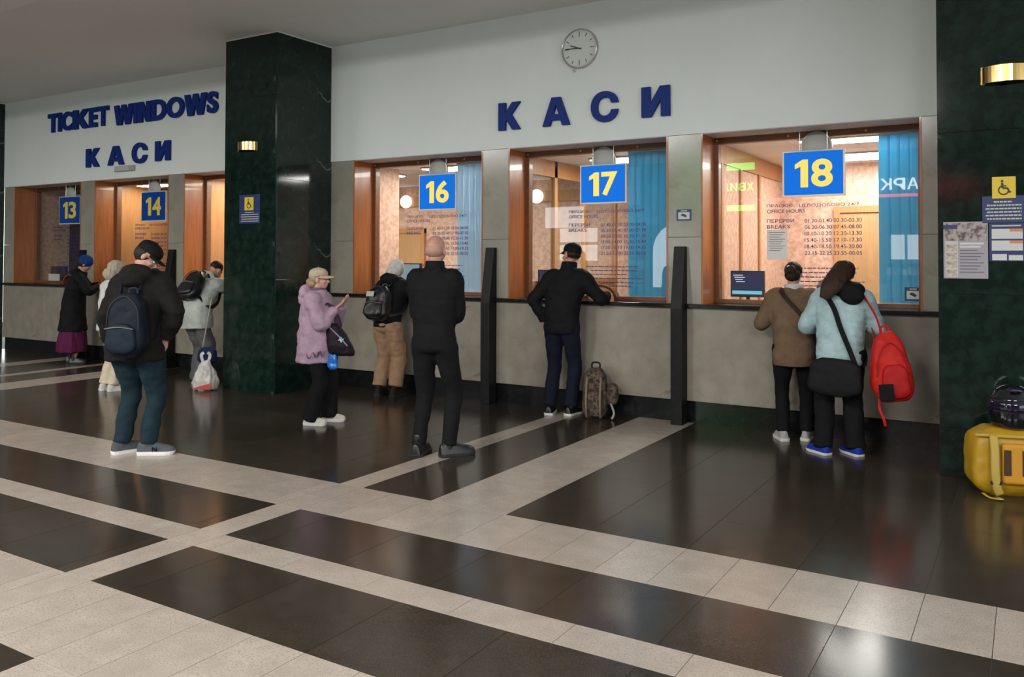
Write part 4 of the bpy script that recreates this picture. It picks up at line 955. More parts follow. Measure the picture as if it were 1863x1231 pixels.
# ---- clothes colours
C_BLACK = cloth('black_jacket_cloth', (0.0065, 0.0065, 0.0075), 0.75)
C_BLACK2 = cloth('black_trouser_cloth', (0.008, 0.0075, 0.0085), 0.85)
C_DKCOAT = cloth('dark_brown_black_coat', (0.012, 0.0105, 0.010), 0.85)
C_JEANS = cloth('teal_denim', (0.010, 0.025, 0.034), 0.85, bs=400)
C_JEANS2 = cloth('dark_navy_denim', (0.008, 0.011, 0.022), 0.85, bs=400)
C_LILAC = cloth('lilac_jacket_cloth', (0.44, 0.30, 0.39), 0.65)
C_LILACD = cloth('dark_lilac_lining', (0.16, 0.09, 0.14), 0.8)
C_TAN = cloth('tan_trouser_cloth', (0.36, 0.215, 0.13), 0.85)
C_BROWN = cloth('brown_jacket_cloth', (0.165, 0.105, 0.065), 0.8)
C_SKY = cloth('pale_blue_puffer', (0.38, 0.52, 0.54), 0.45, bump=0.12)
C_WHITE = cloth('off_white_cloth', (0.60, 0.59, 0.56), 0.8)
C_CREAM = cloth('cream_trouser_cloth', (0.58, 0.50, 0.38), 0.85)
C_MINT = cloth('pale_mint_jacket', (0.44, 0.47, 0.43), 0.7)
C_GREY = cloth('grey_trouser_cloth', (0.115, 0.118, 0.118), 0.85)
C_MAG = cloth('magenta_skirt_cloth', (0.10, 0.012, 0.055), 0.8)
C_BEIGE = cloth('beige_cap_cloth', (0.52, 0.42, 0.30), 0.8)
C_BLUEHAT = cloth('blue_knit', (0.012, 0.045, 0.20), 0.9, bump=0.6, bs=120)
C_RED = cloth('red_nylon', (0.52, 0.018, 0.014), 0.5, bump=0.1)
C_NAVY = cloth('navy_backpack_cloth', (0.006, 0.0105, 0.018), 0.6)
C_HAIRD = mat('dark_brown_hair', (0.012, 0.008, 0.006), 0.6, spec=0.2, mix=(0.028, 0.017, 0.012), scale=30, stretch=(8, 8, 1))
C_HAIRB = mat('brown_hair', (0.045, 0.022, 0.013), 0.6, spec=0.2, mix=(0.020, 0.011, 0.008), scale=22, stretch=(8, 8, 1))
C_HAIRF = mat('fair_hair', (0.36, 0.25, 0.14), 0.5, mix=(0.24, 0.16, 0.09), scale=30, stretch=(8, 8, 1))
C_RUB = mat('white_rubber', (0.62, 0.60, 0.56), 0.6); C_RUBB = mat('black_rubber', (0.010, 0.010, 0.010), 0.6)
C_LEATH = mat('black_leather', (0.008, 0.0075, 0.0085), 0.35, bump=0.15, bscale=150)
C_GREYS = cloth('grey_sneaker', (0.075, 0.085, 0.095), 0.75); C_WHITES = cloth('white_sneaker', (0.62, 0.57, 0.50), 0.6); C_BLUES = cloth('royal_blue_sneaker', (0.010, 0.035, 0.30), 0.6)
C_BOOT = cloth('dark_brown_boot', (0.022, 0.014, 0.011), 0.6); C_SILV = cloth('silver_sneaker', (0.40, 0.39, 0.38), 0.5)

# ---- bald man in black
p = Person('bald man in black quilted jacket standing with arms folded', (-4.145, -2.43, 0), 16, 1.79, lean=1, hp=6, feet=[(0.125, 0.02, -48), (-0.125, -0.02, 2)],
           wr=(-0.05, 0.23, 1.13), wl=(0.07, 0.20, 1.17), pr=(1.0, -0.45, -0.9), pl=(-1.0, -0.45, -0.9), fingers=True)
p.body()
jk = p.jacket(C_BLACK, [(-0.06, 0.172, 0.12), (0.0, 0.172, 0.125), (0.12, 0.172, 0.12), (0.28, 0.196, 0.128), (0.40, 0.222, 0.125), (0.465, 0.205, 0.11), (0.525, 0.13, 0.085), (0.555, 0.09, 0.078), (0.575, 0.076, 0.072)], arm=(0.085, 0.082, 0.076, 0.066, 0.060, 0.050), puff=(0.062, 0.03), wr=0.005)
p.collar(C_BLACK, 0.53, 0.61, (0.082, 0.080), parent=jk)
p.hair(mat('shaved_hair', (0.43, 0.24, 0.172), 0.55), c=(0, -0.035, 0.000), r=(0.0745, 0.080, 0.066), name='shaved_hair', wr=0)
p.trousers(C_BLACK2, (0.098, 0.102, 0.090, 0.073, 0.064, 0.058), seat=(0.170, 0.125))
p.shoes(C_LEATH, C_RUBB, 0.30, 0.052, 0.09, boot=0.06, sole=0.026)

# ---- man in black cap at window seventeen
p = Person('man in black cap and black jacket leaning at window seventeen', (-4.135, -0.245, 0), 6, 1.765, lean=7, sway=7, hp=4, hy=58, feet=[(0.10, 0.01, -12), (-0.115, -0.05, 14)],
           wr=(0.37, 0.36, 1.215), wl=(-0.20, 0.03, 0.945), pr=(0.8, -0.6, -0.9), pl=(-1.0, -0.35, 0.0), fingers=True, handdir={-1: (0.15, 0.1, -1)})
p.body()
jk = p.jacket(C_BLACK, [(-0.10, 0.18, 0.13), (0.0, 0.185, 0.135), (0.12, 0.185, 0.130), (0.28, 0.200, 0.132), (0.40, 0.222, 0.125), (0.465, 0.205, 0.11), (0.525, 0.13, 0.09), (0.56, 0.09, 0.08), (0.58, 0.078, 0.075)], arm=(0.09, 0.092, 0.080, 0.070, 0.062, 0.052), wr=0.011, ws=7)
p.collar(C_BLACK, 0.53, 0.625, (0.088, 0.084), parent=jk)
p.hair(C_HAIRD, c=(0, -0.03, 0.01), r=(0.078, 0.085, 0.055))
p.cap(C_BLACK, 0.085)
p.trousers(C_JEANS2, (0.10, 0.104, 0.088, 0.074, 0.070, 0.070))
p.shoes(C_LEATH, C_RUB, 0.285, 0.05, 0.075, sole=0.024)

# ---- man with navy backpack
p = Person('man in black hooded jacket and teal jeans with bowed head', (-6.25, -3.69, 0), 25, 1.735, lean=8, sway=5, hp=32, hy=-72, feet=[(0.115, 0.02, -78), (-0.115, 0.03, -38)],
           wr=(0.235, 0.06, 0.93), wl=(-0.27, 0.10, 0.87), pr=(1.0, -0.5, 0.0), pl=(-1.0, -0.5, 0.0), fingers=True, build=1.06)
p.body()
def hood(mb, P=p):
    mb.ell(P.sp(0.545, 0, -0.105*P.s), (0.145, 0.085, 0.085), nu=18, nv=12); mb.ell(P.sp(0.50, 0, -0.145*P.s), (0.12, 0.065, 0.075))
jk = p.jacket(C_DKCOAT, [(-0.15, 0.222, 0.175), (-0.04, 0.215, 0.172), (0.12, 0.20, 0.155), (0.28, 0.208, 0.148), (0.40, 0.222, 0.138), (0.465, 0.205, 0.12), (0.525, 0.14, 0.10), (0.56, 0.10, 0.09), (0.58, 0.082, 0.08)], arm=(0.095, 0.102, 0.092, 0.080, 0.072, 0.060), wr=0.016, ws=7, extra=hood, end=0.92)
p.hair(C_HAIRD, c=(0, -0.030, 0.008), r=(0.081, 0.092, 0.085))
p.cap(C_BLACK, 0.07)
p.trousers(C_JEANS, (0.108, 0.114, 0.100, 0.082, 0.074, 0.070), wr=0.012, ws=8)
def nlogo(so, T, q, k):
    o = MB(); a, b, c = T(0.056*q, 0.055, 0.035), T(0.056*q, 0.085, 0.035), 0.034*k
    for x, y in ((a, a+Vector((0, 0, c))), (b, b+Vector((0, 0, c))), (a+Vector((0, 0, c)), b)): MB().tube([x, y], 0.005*k, 6).build('side_mark', C_JEANS2, so)
p.shoes(C_GREYS, C_RUB, 0.295, 0.052, 0.082, sole=0.03, trimf=nlogo)
worn_backpack(p, 'dark navy backpack on the back of the man in teal jeans', 0.33, 0.19, 0.50, -0.10, 0.255, C_NAVY, cloth('navy_pocket', (0.008, 0.0145, 0.026), 0.55), xo=0.085)

# ---- woman in lilac jacket
p = Person('woman in lilac jacket and beige cap standing side on', (-5.95, -1.93, 0), -64, 1.50, lean=2, hp=-2, hy=6, feet=[(0.10, -0.02, -6), (-0.11, 0.10, -2)],
           wr=(0.05, 0.215, 1.12), wl=(-0.07, 0.235, 1.15), pr=(0.7, -0.6, -0.9), pl=(-0.7, -0.6, -0.9), fingers=True, build=1.18, handdir={1: (-0.3, 0.6, 0.5), -1: (0.3, 0.6, 0.5)})
p.body(mat('fair_skin', (0.54, 0.29, 0.22), 0.5))
def hood5(mb, P=p):
    mb.ell(P.sp(0.545, 0, -0.125*P.s), (0.12, 0.065, 0.085), nu=16, nv=10); mb.ell(P.sp(0.48, 0, -0.155*P.s), (0.10, 0.05, 0.075))
jk = p.jacket(C_LILAC, [(-0.235, 0.195, 0.182), (-0.14, 0.195, 0.178), (0.0, 0.185, 0.168), (0.15, 0.180, 0.160), (0.30, 0.182, 0.156), (0.40, 0.190, 0.142), (0.465, 0.178, 0.118), (0.525, 0.125, 0.095), (0.565, 0.094, 0.088), (0.585, 0.08, 0.08)], arm=(0.09, 0.100, 0.090, 0.082, 0.074, 0.060), wr=0.014, ws=8, extra=hood5, voxel=0.011, end=0.92)
p.collar(C_LILACD, 0.53, 0.60, (0.096, 0.094), parent=jk, name='scarf')
MB().tube([p.sp(-0.215, 0.005, 0.22), p.sp(0.2, 0.005, 0.195), p.sp(0.42, 0.005, 0.165)], 0.007, 6, fine=4).build('zip', C_LILACD, jk)
rw = random.Random(3)
for i in range(9):
    a0 = 0.02+0.016*i; pts = []
    for j in range(6):
        pts.append(p.sp(-0.15+0.03*math.sin(i*1.7+j*1.3)+0.004*i, (0.199-0.006*abs(j-2.5))*p.s*1.18, -0.04+0.018*i+0.010*j))
    MB().tube(pts, 0.0035, 5, fine=3).build('embroidery', C_LILACD, jk)
p.hair(C_HAIRF, c=(0, -0.034, 0.006), r=(0.082, 0.088, 0.07), extra=lambda mb: (mb.ell(p.head(0, -0.125, -0.03), (0.022, 0.025, 0.035)), mb.ell(p.head(0, -0.07, -0.05), (0.06, 0.05, 0.045))))
p.cap(C_BEIGE, 0.085)
MB().tube([p.head(0.078, -0.01, 0.012), p.head(0.070, 0.05, 0.010), p.head(0.052, 0.086, 0.006), p.head(0.02, 0.10, 0.006), p.head(-0.02, 0.10, 0.006), p.head(-0.052, 0.086, 0.006)], 0.0035, 6, fine=3).build('glasses', C_BLACK, p.root)
p.trousers(C_BLACK2, (0.072, 0.077, 0.082, 0.086, 0.092, 0.098), low=0.0, seat=(0.128, 0.105))
p.shoes(C_WHITES, C_RUB, 0.265, 0.05, 0.075, sole=0.034)
# handbag and blue carrier bag held in front of her
hb, inv = bag_root('handbag', 'black handbag with purple trim held by the woman in lilac', 'bag', p, (0.06, 0.285, 0.665), 0.0, 0.12)
mbag = cloth('black_purple_bag', (0.014, 0.009, 0.016), 0.5)
mb = MB(); rs = []
for z, w, d in ((0, 0.20, 0.055), (0.03, 0.235, 0.075), (0.10, 0.235, 0.08), (0.20, 0.18, 0.07), (0.29, 0.12, 0.05), (0.31, 0.09, 0.035)):
    off = -0.10*(z/0.31)
    rs.append([(d*math.cos(2*PI*j/20), off+w*0.55*math.copysign(abs(math.sin(2*PI*j/20))**0.7, math.sin(2*PI*j/20)), z) for j in range(20)])
mb.rings(rs); link('bag_body', remesh(mb, 0.010, 2, 0.006, 14, name='bag_body'), mbag, hb)
for q in (1, -1):
    tape([(0.03*q, -0.17, 0.24), (0.035*q, -0.19, 0.40), (0.02*q, -0.15, 0.50), (0.03*q, -0.06, 0.40), (0.03*q, -0.02, 0.27)], 0.022, 0.008, cloth('purple_strap', (0.05, 0.022, 0.055), 0.5), 'handle', hb, up=(1, 0, 0))
MB().tube([(0.065, -0.13, 0.29), (0.085, -0.02, 0.19), (0.085, 0.06, 0.10)], 0.007, 6, fine=4).build('zip', mat('lilac_zip', (0.25, 0.2, 0.3), 0.4), hb)
boxo_ = MB().prism([(-0.03, 0.15), (0.0, 0.19), (0.01, 0.165), (0.03, 0.175), (0.0, 0.13), (-0.01, 0.155)], 0.088, 0.091, 'x').build('green_emblem', mat('pale_green_print', (0.35, 0.62, 0.48), 0.5), hb)
cb, inv = bag_root('carrier_bag', 'small blue plastic carrier bag beneath the black handbag', 'bag', p, (0.10, 0.20, 0.53), 0.0)
bl = mat('blue_polythene', (0.015, 0.17, 0.62), 0.25, bump=0.4, bscale=30)
bagbody('bag_body', (0.07, 0.11, 0.19), bl, cb, taper=0.45, wr=0.010, ws=22, voxel=0.008)
for q in (1, -1): tape([(0.0, 0.02*q, 0.18), (0.0, 0.03*q, 0.26), (-0.01, 0.01*q, 0.36)], 0.02, 0.004, bl, 'handle', cb, up=(1, 0, 0))

# ---- person in tan trousers at window sixteen
p = Person('person in black puffer jacket and tan trousers leaning at window sixteen', (-6.40, -0.31, 0), 2, 1.60, lean=17, hp=16, feet=[(0.09, 0.03, -10), (-0.10, -0.02, 8)],
           wr=(0.13, 0.30, 1.22), wl=(-0.12, 0.31, 1.22), pr=(1, -0.3, -0.5), pl=(-1, -0.3, -0.5))
p.body()
jk = p.jacket(C_BLACK, [(-0.05, 0.185, 0.14), (0.02, 0.190, 0.145), (0.12, 0.185, 0.142), (0.28, 0.195, 0.14), (0.40, 0.205, 0.13), (0.465, 0.190, 0.115), (0.525, 0.13, 0.10), (0.56, 0.10, 0.09), (0.58, 0.085, 0.08)], arm=(0.09, 0.098, 0.088, 0.08, 0.07, 0.055), puff=(0.075, 0.05), wr=0.010, extra=lambda mb: mb.ell(p.sp(0.55, 0, -0.09), (0.13, 0.08, 0.07)))
o = p.hair(C_WHITE, c=(0, -0.012, 0.03), r=(0.096, 0.112, 0.105), extra=lambda mb: mb.ell(p.head(0, -0.05, -0.07), (0.085, 0.08, 0.07)), name='white_hood', wr=0.008)
p.trousers(C_TAN, (0.112, 0.118, 0.108, 0.100, 0.096, 0.092), wr=0.014, ws=8, seat=(0.175, 0.14), low=0.07)
p.shoes(C_BOOT, C_RUBB, 0.275, 0.052, 0.09, boot=0.05, sole=0.03)
b = worn_backpack(p, 'black backpack with a pale patch above tan trousers', 0.34, 0.17, 0.40, 0.04, 0.225, C_LEATH, None, taper=0.25)
MB().box((-0.125, -0.094, 0.255), (-0.02, -0.088, 0.315)).build('pale_patch', mat('pale_patch', (0.36, 0.36, 0.32), 0.35), b)

# ---- woman in brown jacket
p = Person('woman in brown jacket with dark hair bun at window eighteen', (-1.79, -0.255, 0), 16, 1.585, lean=11, hp=18, hy=-10, feet=[(0.10, 0.04, -20), (-0.10, -0.02, 16)],
           wr=(0.20, 0.30, 1.215), wl=(-0.17, 0.28, 1.10), pr=(0.8, -0.5, -1.2), pl=(-0.8, -0.5, -1.2), build=1.10)
p.body()
jk = p.jacket(C_BROWN, [(-0.20, 0.188, 0.145), (-0.10, 0.190, 0.148), (0.0, 0.185, 0.145), (0.15, 0.185, 0.140), (0.30, 0.195, 0.138), (0.40, 0.205, 0.128), (0.465, 0.190, 0.112), (0.525, 0.125, 0.09), (0.555, 0.09, 0.08), (0.57, 0.08, 0.076)], arm=(0.09, 0.096, 0.086, 0.078, 0.068, 0.054), wr=0.009, ws=7)
p.collar(C_WHITE, 0.525, 0.59, (0.098, 0.094), parent=jk, name='white_collar', th=0.022)
p.hair(C_HAIRD, c=(0, -0.022, 0.03), r=(0.086, 0.100, 0.092), extra=lambda mb: (mb.ell(p.head(-0.01, -0.125, -0.015), (0.042, 0.035, 0.042)), mb.ell(p.head(0, -0.06, -0.04), (0.07, 0.06, 0.06))))
MB().ell(p.head(-0.03, -0.152, 0.01), (0.014, 0.006, 0.010), nu=10, nv=6).build('hair_clip', M_STEEL, p.root, smooth=True)
p.trousers(C_BLACK2, (0.102, 0.106, 0.088, 0.072, 0.068, 0.068), seat=(0.165, 0.13))
p.shoes(C_SILV, C_RUB, 0.265, 0.05, 0.08, sole=0.03)
hb, inv = bag_root('handbag', 'black leather handbag hanging beside the brown jacket', 'bag', p, (0.335, 0.02, 0.44), 0.0, 0.3)
bagbody('bag_body', (0.20, 0.13, 0.27), C_LEATH, hb, taper=0.3, wr=0.008, ws=12)
tape([(-0.07, 0, 0.26), (-0.06, 0.0, 0.40), (0.06, 0.0, 0.40), (0.07, 0, 0.26)], 0.02, 0.008, C_LEATH, 'handle', hb, up=(0, 1, 0))
tape([inv @ q for q in (p.sp(-0.36, 0.27, -0.03), p.sp(-0.05, 0.235, -0.09), p.sp(0.1, 0.18, -0.155), p.sp(0.3, 0.03, -0.168), p.sp(0.46, -0.09, -0.135), p.sp(0.545, -0.115, -0.06), p.sp(0.55, -0.11, 0.03), p.sp(0.42, -0.05, 0.14))], 0.034, 0.008, cloth('brown_strap', (0.03, 0.017, 0.012), 0.5), 'shoulder_strap', hb, up=(0, 1, 0))
for q in (1, -1): MB().tube([(0.06*q, -0.06, 0.25), (0.06*q, -0.07, 0.27)], 0.012, 8).build('buckle', M_STEEL, hb)

# ---- woman in pale blue puffer
p = Person('woman in pale blue puffer jacket with long brown hair', (-1.345, -0.60, 0), 2, 1.60, lean=13, sway=2, hp=24, hy=30, feet=[(0.115, 0.02, 44), (-0.125, -0.06, 50)],
           wr=(0.14, 0.33, 1.08), wl=(-0.20, 0.32, 1.02), pr=(0.8, -0.5, -1.0), pl=(-0.8, -0.5, -1.0), build=1.08)
p.body()
jk = p.jacket(C_SKY, [(-0.13, 0.180, 0.15), (-0.05, 0.188, 0.155), (0.05, 0.186, 0.152), (0.20, 0.190, 0.15), (0.32, 0.200, 0.146), (0.41, 0.205, 0.132), (0.465, 0.190, 0.115), (0.525, 0.13, 0.095), (0.555, 0.10, 0.085), (0.57, 0.085, 0.08)], arm=(0.09, 0.100, 0.090, 0.080, 0.072, 0.056), puff=(0.058, 0.06), wr=0.008, ws=9)
hd_ = link('black_hood', remesh(MB().ell(p.sp(0.54, 0.05, -0.095), (0.145, 0.085, 0.070), nu=18, nv=12).ell(p.sp(0.48, 0.09, -0.135), (0.095, 0.05, 0.085)), 0.011, 2, 0.010, 10, name='black_hood'), C_BLACK, jk)
p.hair(C_HAIRB, c=(0, -0.02, 0.028), r=(0.09, 0.104, 0.095), extra=lambda mb: mb.tube([p.head(-0.01, -0.06, 0.03), p.sp(0.62, -0.035, -0.135), p.sp(0.53, -0.075, -0.185), p.sp(0.43, -0.115, -0.190)], [(0.080, 0.088), (0.062, 0.088), (0.042, 0.076), (0.018, 0.036)], 14, fine=4, up=(0, 1, 0)))
p.trousers(C_BLACK2, (0.106, 0.112, 0.100, 0.090, 0.088, 0.086), seat=(0.175, 0.14), low=0.0, wr=0.012)
p.shoes(C_BLUES, C_RUB, 0.27, 0.05, 0.08, sole=0.022, trimf=lambda so, T, q, k: MB().tube([T(0, -0.055, 0.06), T(0, -0.062, 0.10)], 0.010, 8).build('heel_tab', mat('yellow_green_tab', (0.45, 0.42, 0.12), 0.6), so))
sb, inv = bag_root('shoulder_bag', 'large black shoulder bag across the back of the pale blue puffer', 'bag', p, (-0.015, -0.215, 0.505), 0.0, 0.1, 0.05)
bagbody('bag_body', (0.42, 0.12, 0.30), cloth('charcoal_bag', (0.010, 0.010, 0.011), 0.7), sb, taper=0.12, wr=0.007, ws=9)
tape([inv @ q for q in (p.sp(-0.15, 0.16, -0.20), p.sp(0.0, 0.11, -0.185), p.sp(0.18, 0.03, -0.182), p.sp(0.34, -0.03, -0.172), p.sp(0.47, -0.10, -0.13), p.sp(0.555, -0.11, -0.04), p.sp(0.5, -0.10, 0.1), p.sp(0.3, 0.0, 0.17), p.sp(0.0, 0.17, 0.12), p.sp(-0.12, 0.20, -0.10))], 0.04, 0.008, C_BLACK, 'shoulder_strap', sb, up=(0, 1, 0))
rb, inv = bag_root('backpack', 'red backpack hung on one shoulder of the pale blue puffer', 'backpack', p, (0.42, -0.16, 0.50), 0.0, 0.30, -0.10)
bagbody('bag_body', (0.335, 0.21, 0.54), C_RED, rb, taper=0.45, wr=0.012, ws=8)
bagbody('front_pocket', (0.22, 0.07, 0.26), cloth('dark_red_nylon', (0.40, 0.012, 0.012), 0.5), rb, c=(0.01, -0.10, 0.03), taper=0.25, wr=0.006)
MB().box((-0.125, -0.155, 0.02), (-0.02, -0.135, 0.15)).build('black_patch', C_BLACK, rb, bevel=0.005)
MB().tube([(-0.12, -0.09, 0.20), (-0.09, -0.095, 0.36), (0.0, -0.085, 0.46), (0.09, -0.095, 0.36), (0.12, -0.09, 0.20)], 0.005, 6, fine=5).build('zip', cloth('dark_red_nylon', (0.40, 0.012, 0.012), 0.5), rb)
tape([inv @ q for q in (rb.matrix_world.copy() and (Matrix(inv).inverted() @ Vector((-0.03, 0.03, 0.52))), p.sp(0.30, 0.28, -0.13), p.sp(0.50, 0.17, -0.10), p.sp(0.57, 0.15, -0.02), p.sp(0.52, 0.16, 0.09), p.sp(0.35, 0.19, 0.12), p.sp(0.12, 0.26, 0.0), Matrix(inv).inverted() @ Vector((-0.11, 0.06, 0.08)))], 0.045, 0.012, C_RED, 'strap', rb, up=(1, 0, 0))
tape([(-0.10, -0.03, 0.06), (-0.12, -0.05, -0.04), (-0.10, -0.06, -0.13), (-0.09, -0.05, -0.19)], 0.022, 0.004, C_RED, 'loose_strap', rb, up=(0, 1, 0))
tape([(-0.03, 0.05, 0.53), (-0.025, 0.05, 0.575), (0.025, 0.05, 0.575), (0.03, 0.05, 0.53)], 0.02, 0.008, C_RED, 'carry_handle', rb, up=(0, 1, 0))

# ---- person in dark coat and magenta skirt, far window
p = Person('person in long black coat, magenta skirt and blue knit hat', (-12.45, -0.46, 0), -34, 1.63, lean=15, sway=4, hp=14, feet=[(0.10, 0.03, -10), (-0.10, -0.03, 6)],
           wr=(0.12, 0.34, 1.16), wl=(-0.14, 0.36, 1.18), pr=(1, -0.3, -0.5), pl=(-1, -0.3, -0.5), build=1.12)
p.body()
p.jacket(C_BLACK, [(-0.40, 0.25, 0.20), (-0.25, 0.225, 0.18), (-0.05, 0.20, 0.16), (0.12, 0.185, 0.145), (0.28, 0.195, 0.142), (0.40, 0.205, 0.13), (0.465, 0.190, 0.115), (0.525, 0.13, 0.095), (0.56, 0.10, 0.088), (0.585, 0.085, 0.08)], arm=(0.09, 0.095, 0.085, 0.075, 0.066, 0.052), name='coat', extra=lambda mb: mb.ell(p.sp(0.55, 0, -0.06), (0.12, 0.085, 0.06)))
mb = MB(); p.torso(mb, [(-0.74, 0.245, 0.21), (-0.6, 0.24, 0.20), (-0.4, 0.21, 0.175), (-0.2, 0.17, 0.15)], e=1.0)
link('skirt', remesh(mb, 0.014, 2, 0.022, 12, (1, 1, 0.15), name='skirt'), C_MAG, p.root)
p.hair(C_HAIRD, c=(0, -0.02, 0.0), r=(0.083, 0.09, 0.07))
mb = MB(); mb.ell(p.head(0, -0.012, 0.055), (0.092, 0.11, 0.10), p.HM, nu=22, nv=12)
kh = link('knit_hat', remesh(mb, 0.010, 2, 0.005, 30, (1, 1, 0.2), name='knit_hat'), C_BLUEHAT, p.root)
p.shoes(C_LEATH, C_RUBB, 0.26, 0.048, 0.09, boot=0.20, sole=0.026)

# ---- person in white hooded jacket behind the man with the navy backpack
p = Person('person in white hooded jacket and cream trousers half hidden behind the navy backpack', (-9.50, -1.80, 0), -8, 1.56, lean=8, hp=20, feet=[(0.075, 0.03, -8), (-0.075, 0.0, 6)],
           wr=(0.12, 0.26, 1.05), wl=(-0.16, 0.28, 1.08), pr=(1, -0.4, -0.4), pl=(-1, -0.4, -0.4))
p.body()
p.jacket(C_WHITE, arm=(0.09, 0.092, 0.084, 0.076, 0.066, 0.052), wr=0.012)
p.hair(mat('cream_fleece', (0.40, 0.34, 0.26), 0.95, bump=0.8, bscale=60), c=(0, -0.015, 0.03), r=(0.102, 0.116, 0.108), extra=lambda mb: mb.ell(p.head(0, -0.05, -0.08), (0.09, 0.08, 0.08)), name='hood', wr=0.008)
p.trousers(C_CREAM, (0.10, 0.104, 0.090, 0.080, 0.078, 0.078), wr=0.010)
p.shoes(C_WHITES, C_RUB, 0.26, 0.048, 0.075, sole=0.03)

# ---- person in pale mint jacket leaning on the counter beside the green pillar
p = Person('person in pale mint jacket and grey trousers bent over the counter by the pillar', (-8.97, -0.93, 0), 6, 1.66, lean=34, hp=10, feet=[(0.07, -0.04, -6), (-0.10, 0.10, 8)],
           wr=(0.10, 0.66, 1.18), wl=(-0.14, 0.68, 1.18), pr=(1, -0.3, -0.3), pl=(-1, -0.3, -0.3), pel=(0, -0.02, -0.02))
p.body()
p.jacket(C_MINT, [(-0.15, 0.222, 0.175), (-0.03, 0.222, 0.18), (0.12, 0.20, 0.165), (0.28, 0.20, 0.145), (0.40, 0.205, 0.132), (0.465, 0.190, 0.115), (0.525, 0.13, 0.10), (0.56, 0.10, 0.09), (0.58, 0.085, 0.08)], arm=(0.09, 0.098, 0.088, 0.08, 0.07, 0.055), wr=0.012, extra=lambda mb: mb.ell(p.sp(0.56, 0, -0.08), (0.12, 0.07, 0.07)))
p.hair(C_HAIRD)
p.trousers(C_GREY, (0.100, 0.108, 0.104, 0.102, 0.10, 0.10), wr=0.014, ws=7, seat=(0.165, 0.13), low=0.0)
p.shoes(C_WHITES, C_RUB, 0.265, 0.048, 0.07, sole=0.03)
worn_backpack(p, 'black backpack on the person bent over the counter by the pillar', 0.31, 0.17, 0.40, 0.16, 0.225, C_LEATH, taper=0.3)
tg, inv = bag_root('tote_bag', 'dark blue cloth bag hanging beside the grey trousers', 'bag', p, (0.27, -0.10, 0.30), 0.0)
bagbody('bag_body', (0.28, 0.10, 0.20), cloth('navy_tote', (0.010, 0.016, 0.07), 0.7), tg, taper=0.1, wr=0.008)
tape([(-0.08, 0, 0.19), (-0.03, 0.03, 0.55), (-0.02, 0.08, 0.80)], 0.02, 0.006, cloth('pale_strap', (0.32, 0.29, 0.24), 0.7), 'strap', tg, up=(0, 1, 0))
g = G(386, 708)
pb = thing('plastic_bag', 'white plastic shopping bag on the floor beside the green pillar', 'bag', (g.x-0.05, g.y-0.06, 0), 0.5)
M_POLY = mat('white_polythene', (0.60, 0.57, 0.53), 0.35, bump=0.5, bscale=25, trans=0.2)
mb = MB(); rs = []
for z, w, d in ((0, 0.12, 0.09), (0.02, 0.15, 0.11), (0.12, 0.155, 0.115), (0.22, 0.12, 0.09), (0.30, 0.075, 0.05), (0.36, 0.05, 0.028)):
    rs.append([(w*math.cos(2*PI*j/24), d*math.sin(2*PI*j/24), z) for j in range(24)])
mb.rings(rs); link('bag_body', remesh(mb, 0.010, 1, 0.020, 14, (1, 1, 0.5), name='bag_body'), M_POLY, pb)
for q in (1, -1): tape([(0.03*q, 0.01*q, 0.34), (0.05*q, 0.01*q, 0.42), (0.02*q, 0.0, 0.45)], 0.04, 0.004, M_POLY, 'handle', pb, up=(0, 1, 0))
MB().prism([(-0.12, 0.03), (0.10, 0.02), (0.13, 0.10), (0.02, 0.07)], -0.123, -0.119).build('red_print', mat('red_print', (0.45, 0.05, 0.03), 0.5), pb)

# ---- clerk behind window eighteen
q_ = W(1512, 512, 1.30)
p = Person('clerk with dark hair seated behind the glass of window eighteen', (q_.x, 1.32, 0.0), 172, 1.64, lean=16, hp=30, feet=[(0.10, 0.34, -4), (-0.10, 0.34, 4)], pel=(0, 0, -0.235),
           wr=(0.16, 0.34, 1.165), wl=(-0.16, 0.34, 1.165), pr=(1, -0.4, -0.2), pl=(-1, -0.4, -0.2))
p.body()
p.jacket(cloth('white_blouse', (0.55, 0.54, 0.58), 0.8), end=0.95)
p.hair(mat('dark_violet_hair', (0.05, 0.04, 0.07), 0.4, mix=(0.10, 0.09, 0.14), scale=25, stretch=(8, 8, 1)), c=(0, -0.02, 0.035), r=(0.095, 0.108, 0.10), extra=lambda mb: mb.ell(p.head(0, -0.06, -0.05), (0.085, 0.07, 0.09)))
p.trousers(C_BLACK2); p.shoes(C_LEATH, C_RUBB)
ch = thing('office_chair', 'black office chair under the clerk behind window eighteen', 'chair', (q_.x, 1.36, 0.0), math.radians(172))
bagbody('seat', (0.46, 0.44, 0.08), C_BLACK, ch, c=(0, 0, 0.46), taper=0.0, wr=0)
MB().tube([(0, 0, 0.06), (0, 0, 0.48)], 0.03, 12).build('column', M_STEEL, ch)
for k in range(5):
    a = 2*PI*k/5; l = MB().tube([(0, 0, 0.09), (0.28*math.cos(a), 0.28*math.sin(a), 0.06)], [0.022, 0.014], 8).build('leg', M_BLKP, ch)
    MB().ell((0.28*math.cos(a), 0.28*math.sin(a), 0.028), (0.028, 0.028, 0.028), nu=10, nv=8).build('caster', M_BLKP, l, smooth=True)
bagbody('backrest', (0.40, 0.07, 0.42), C_BLACK, ch, c=(0, -0.24, 0.62), taper=0.1, wr=0)

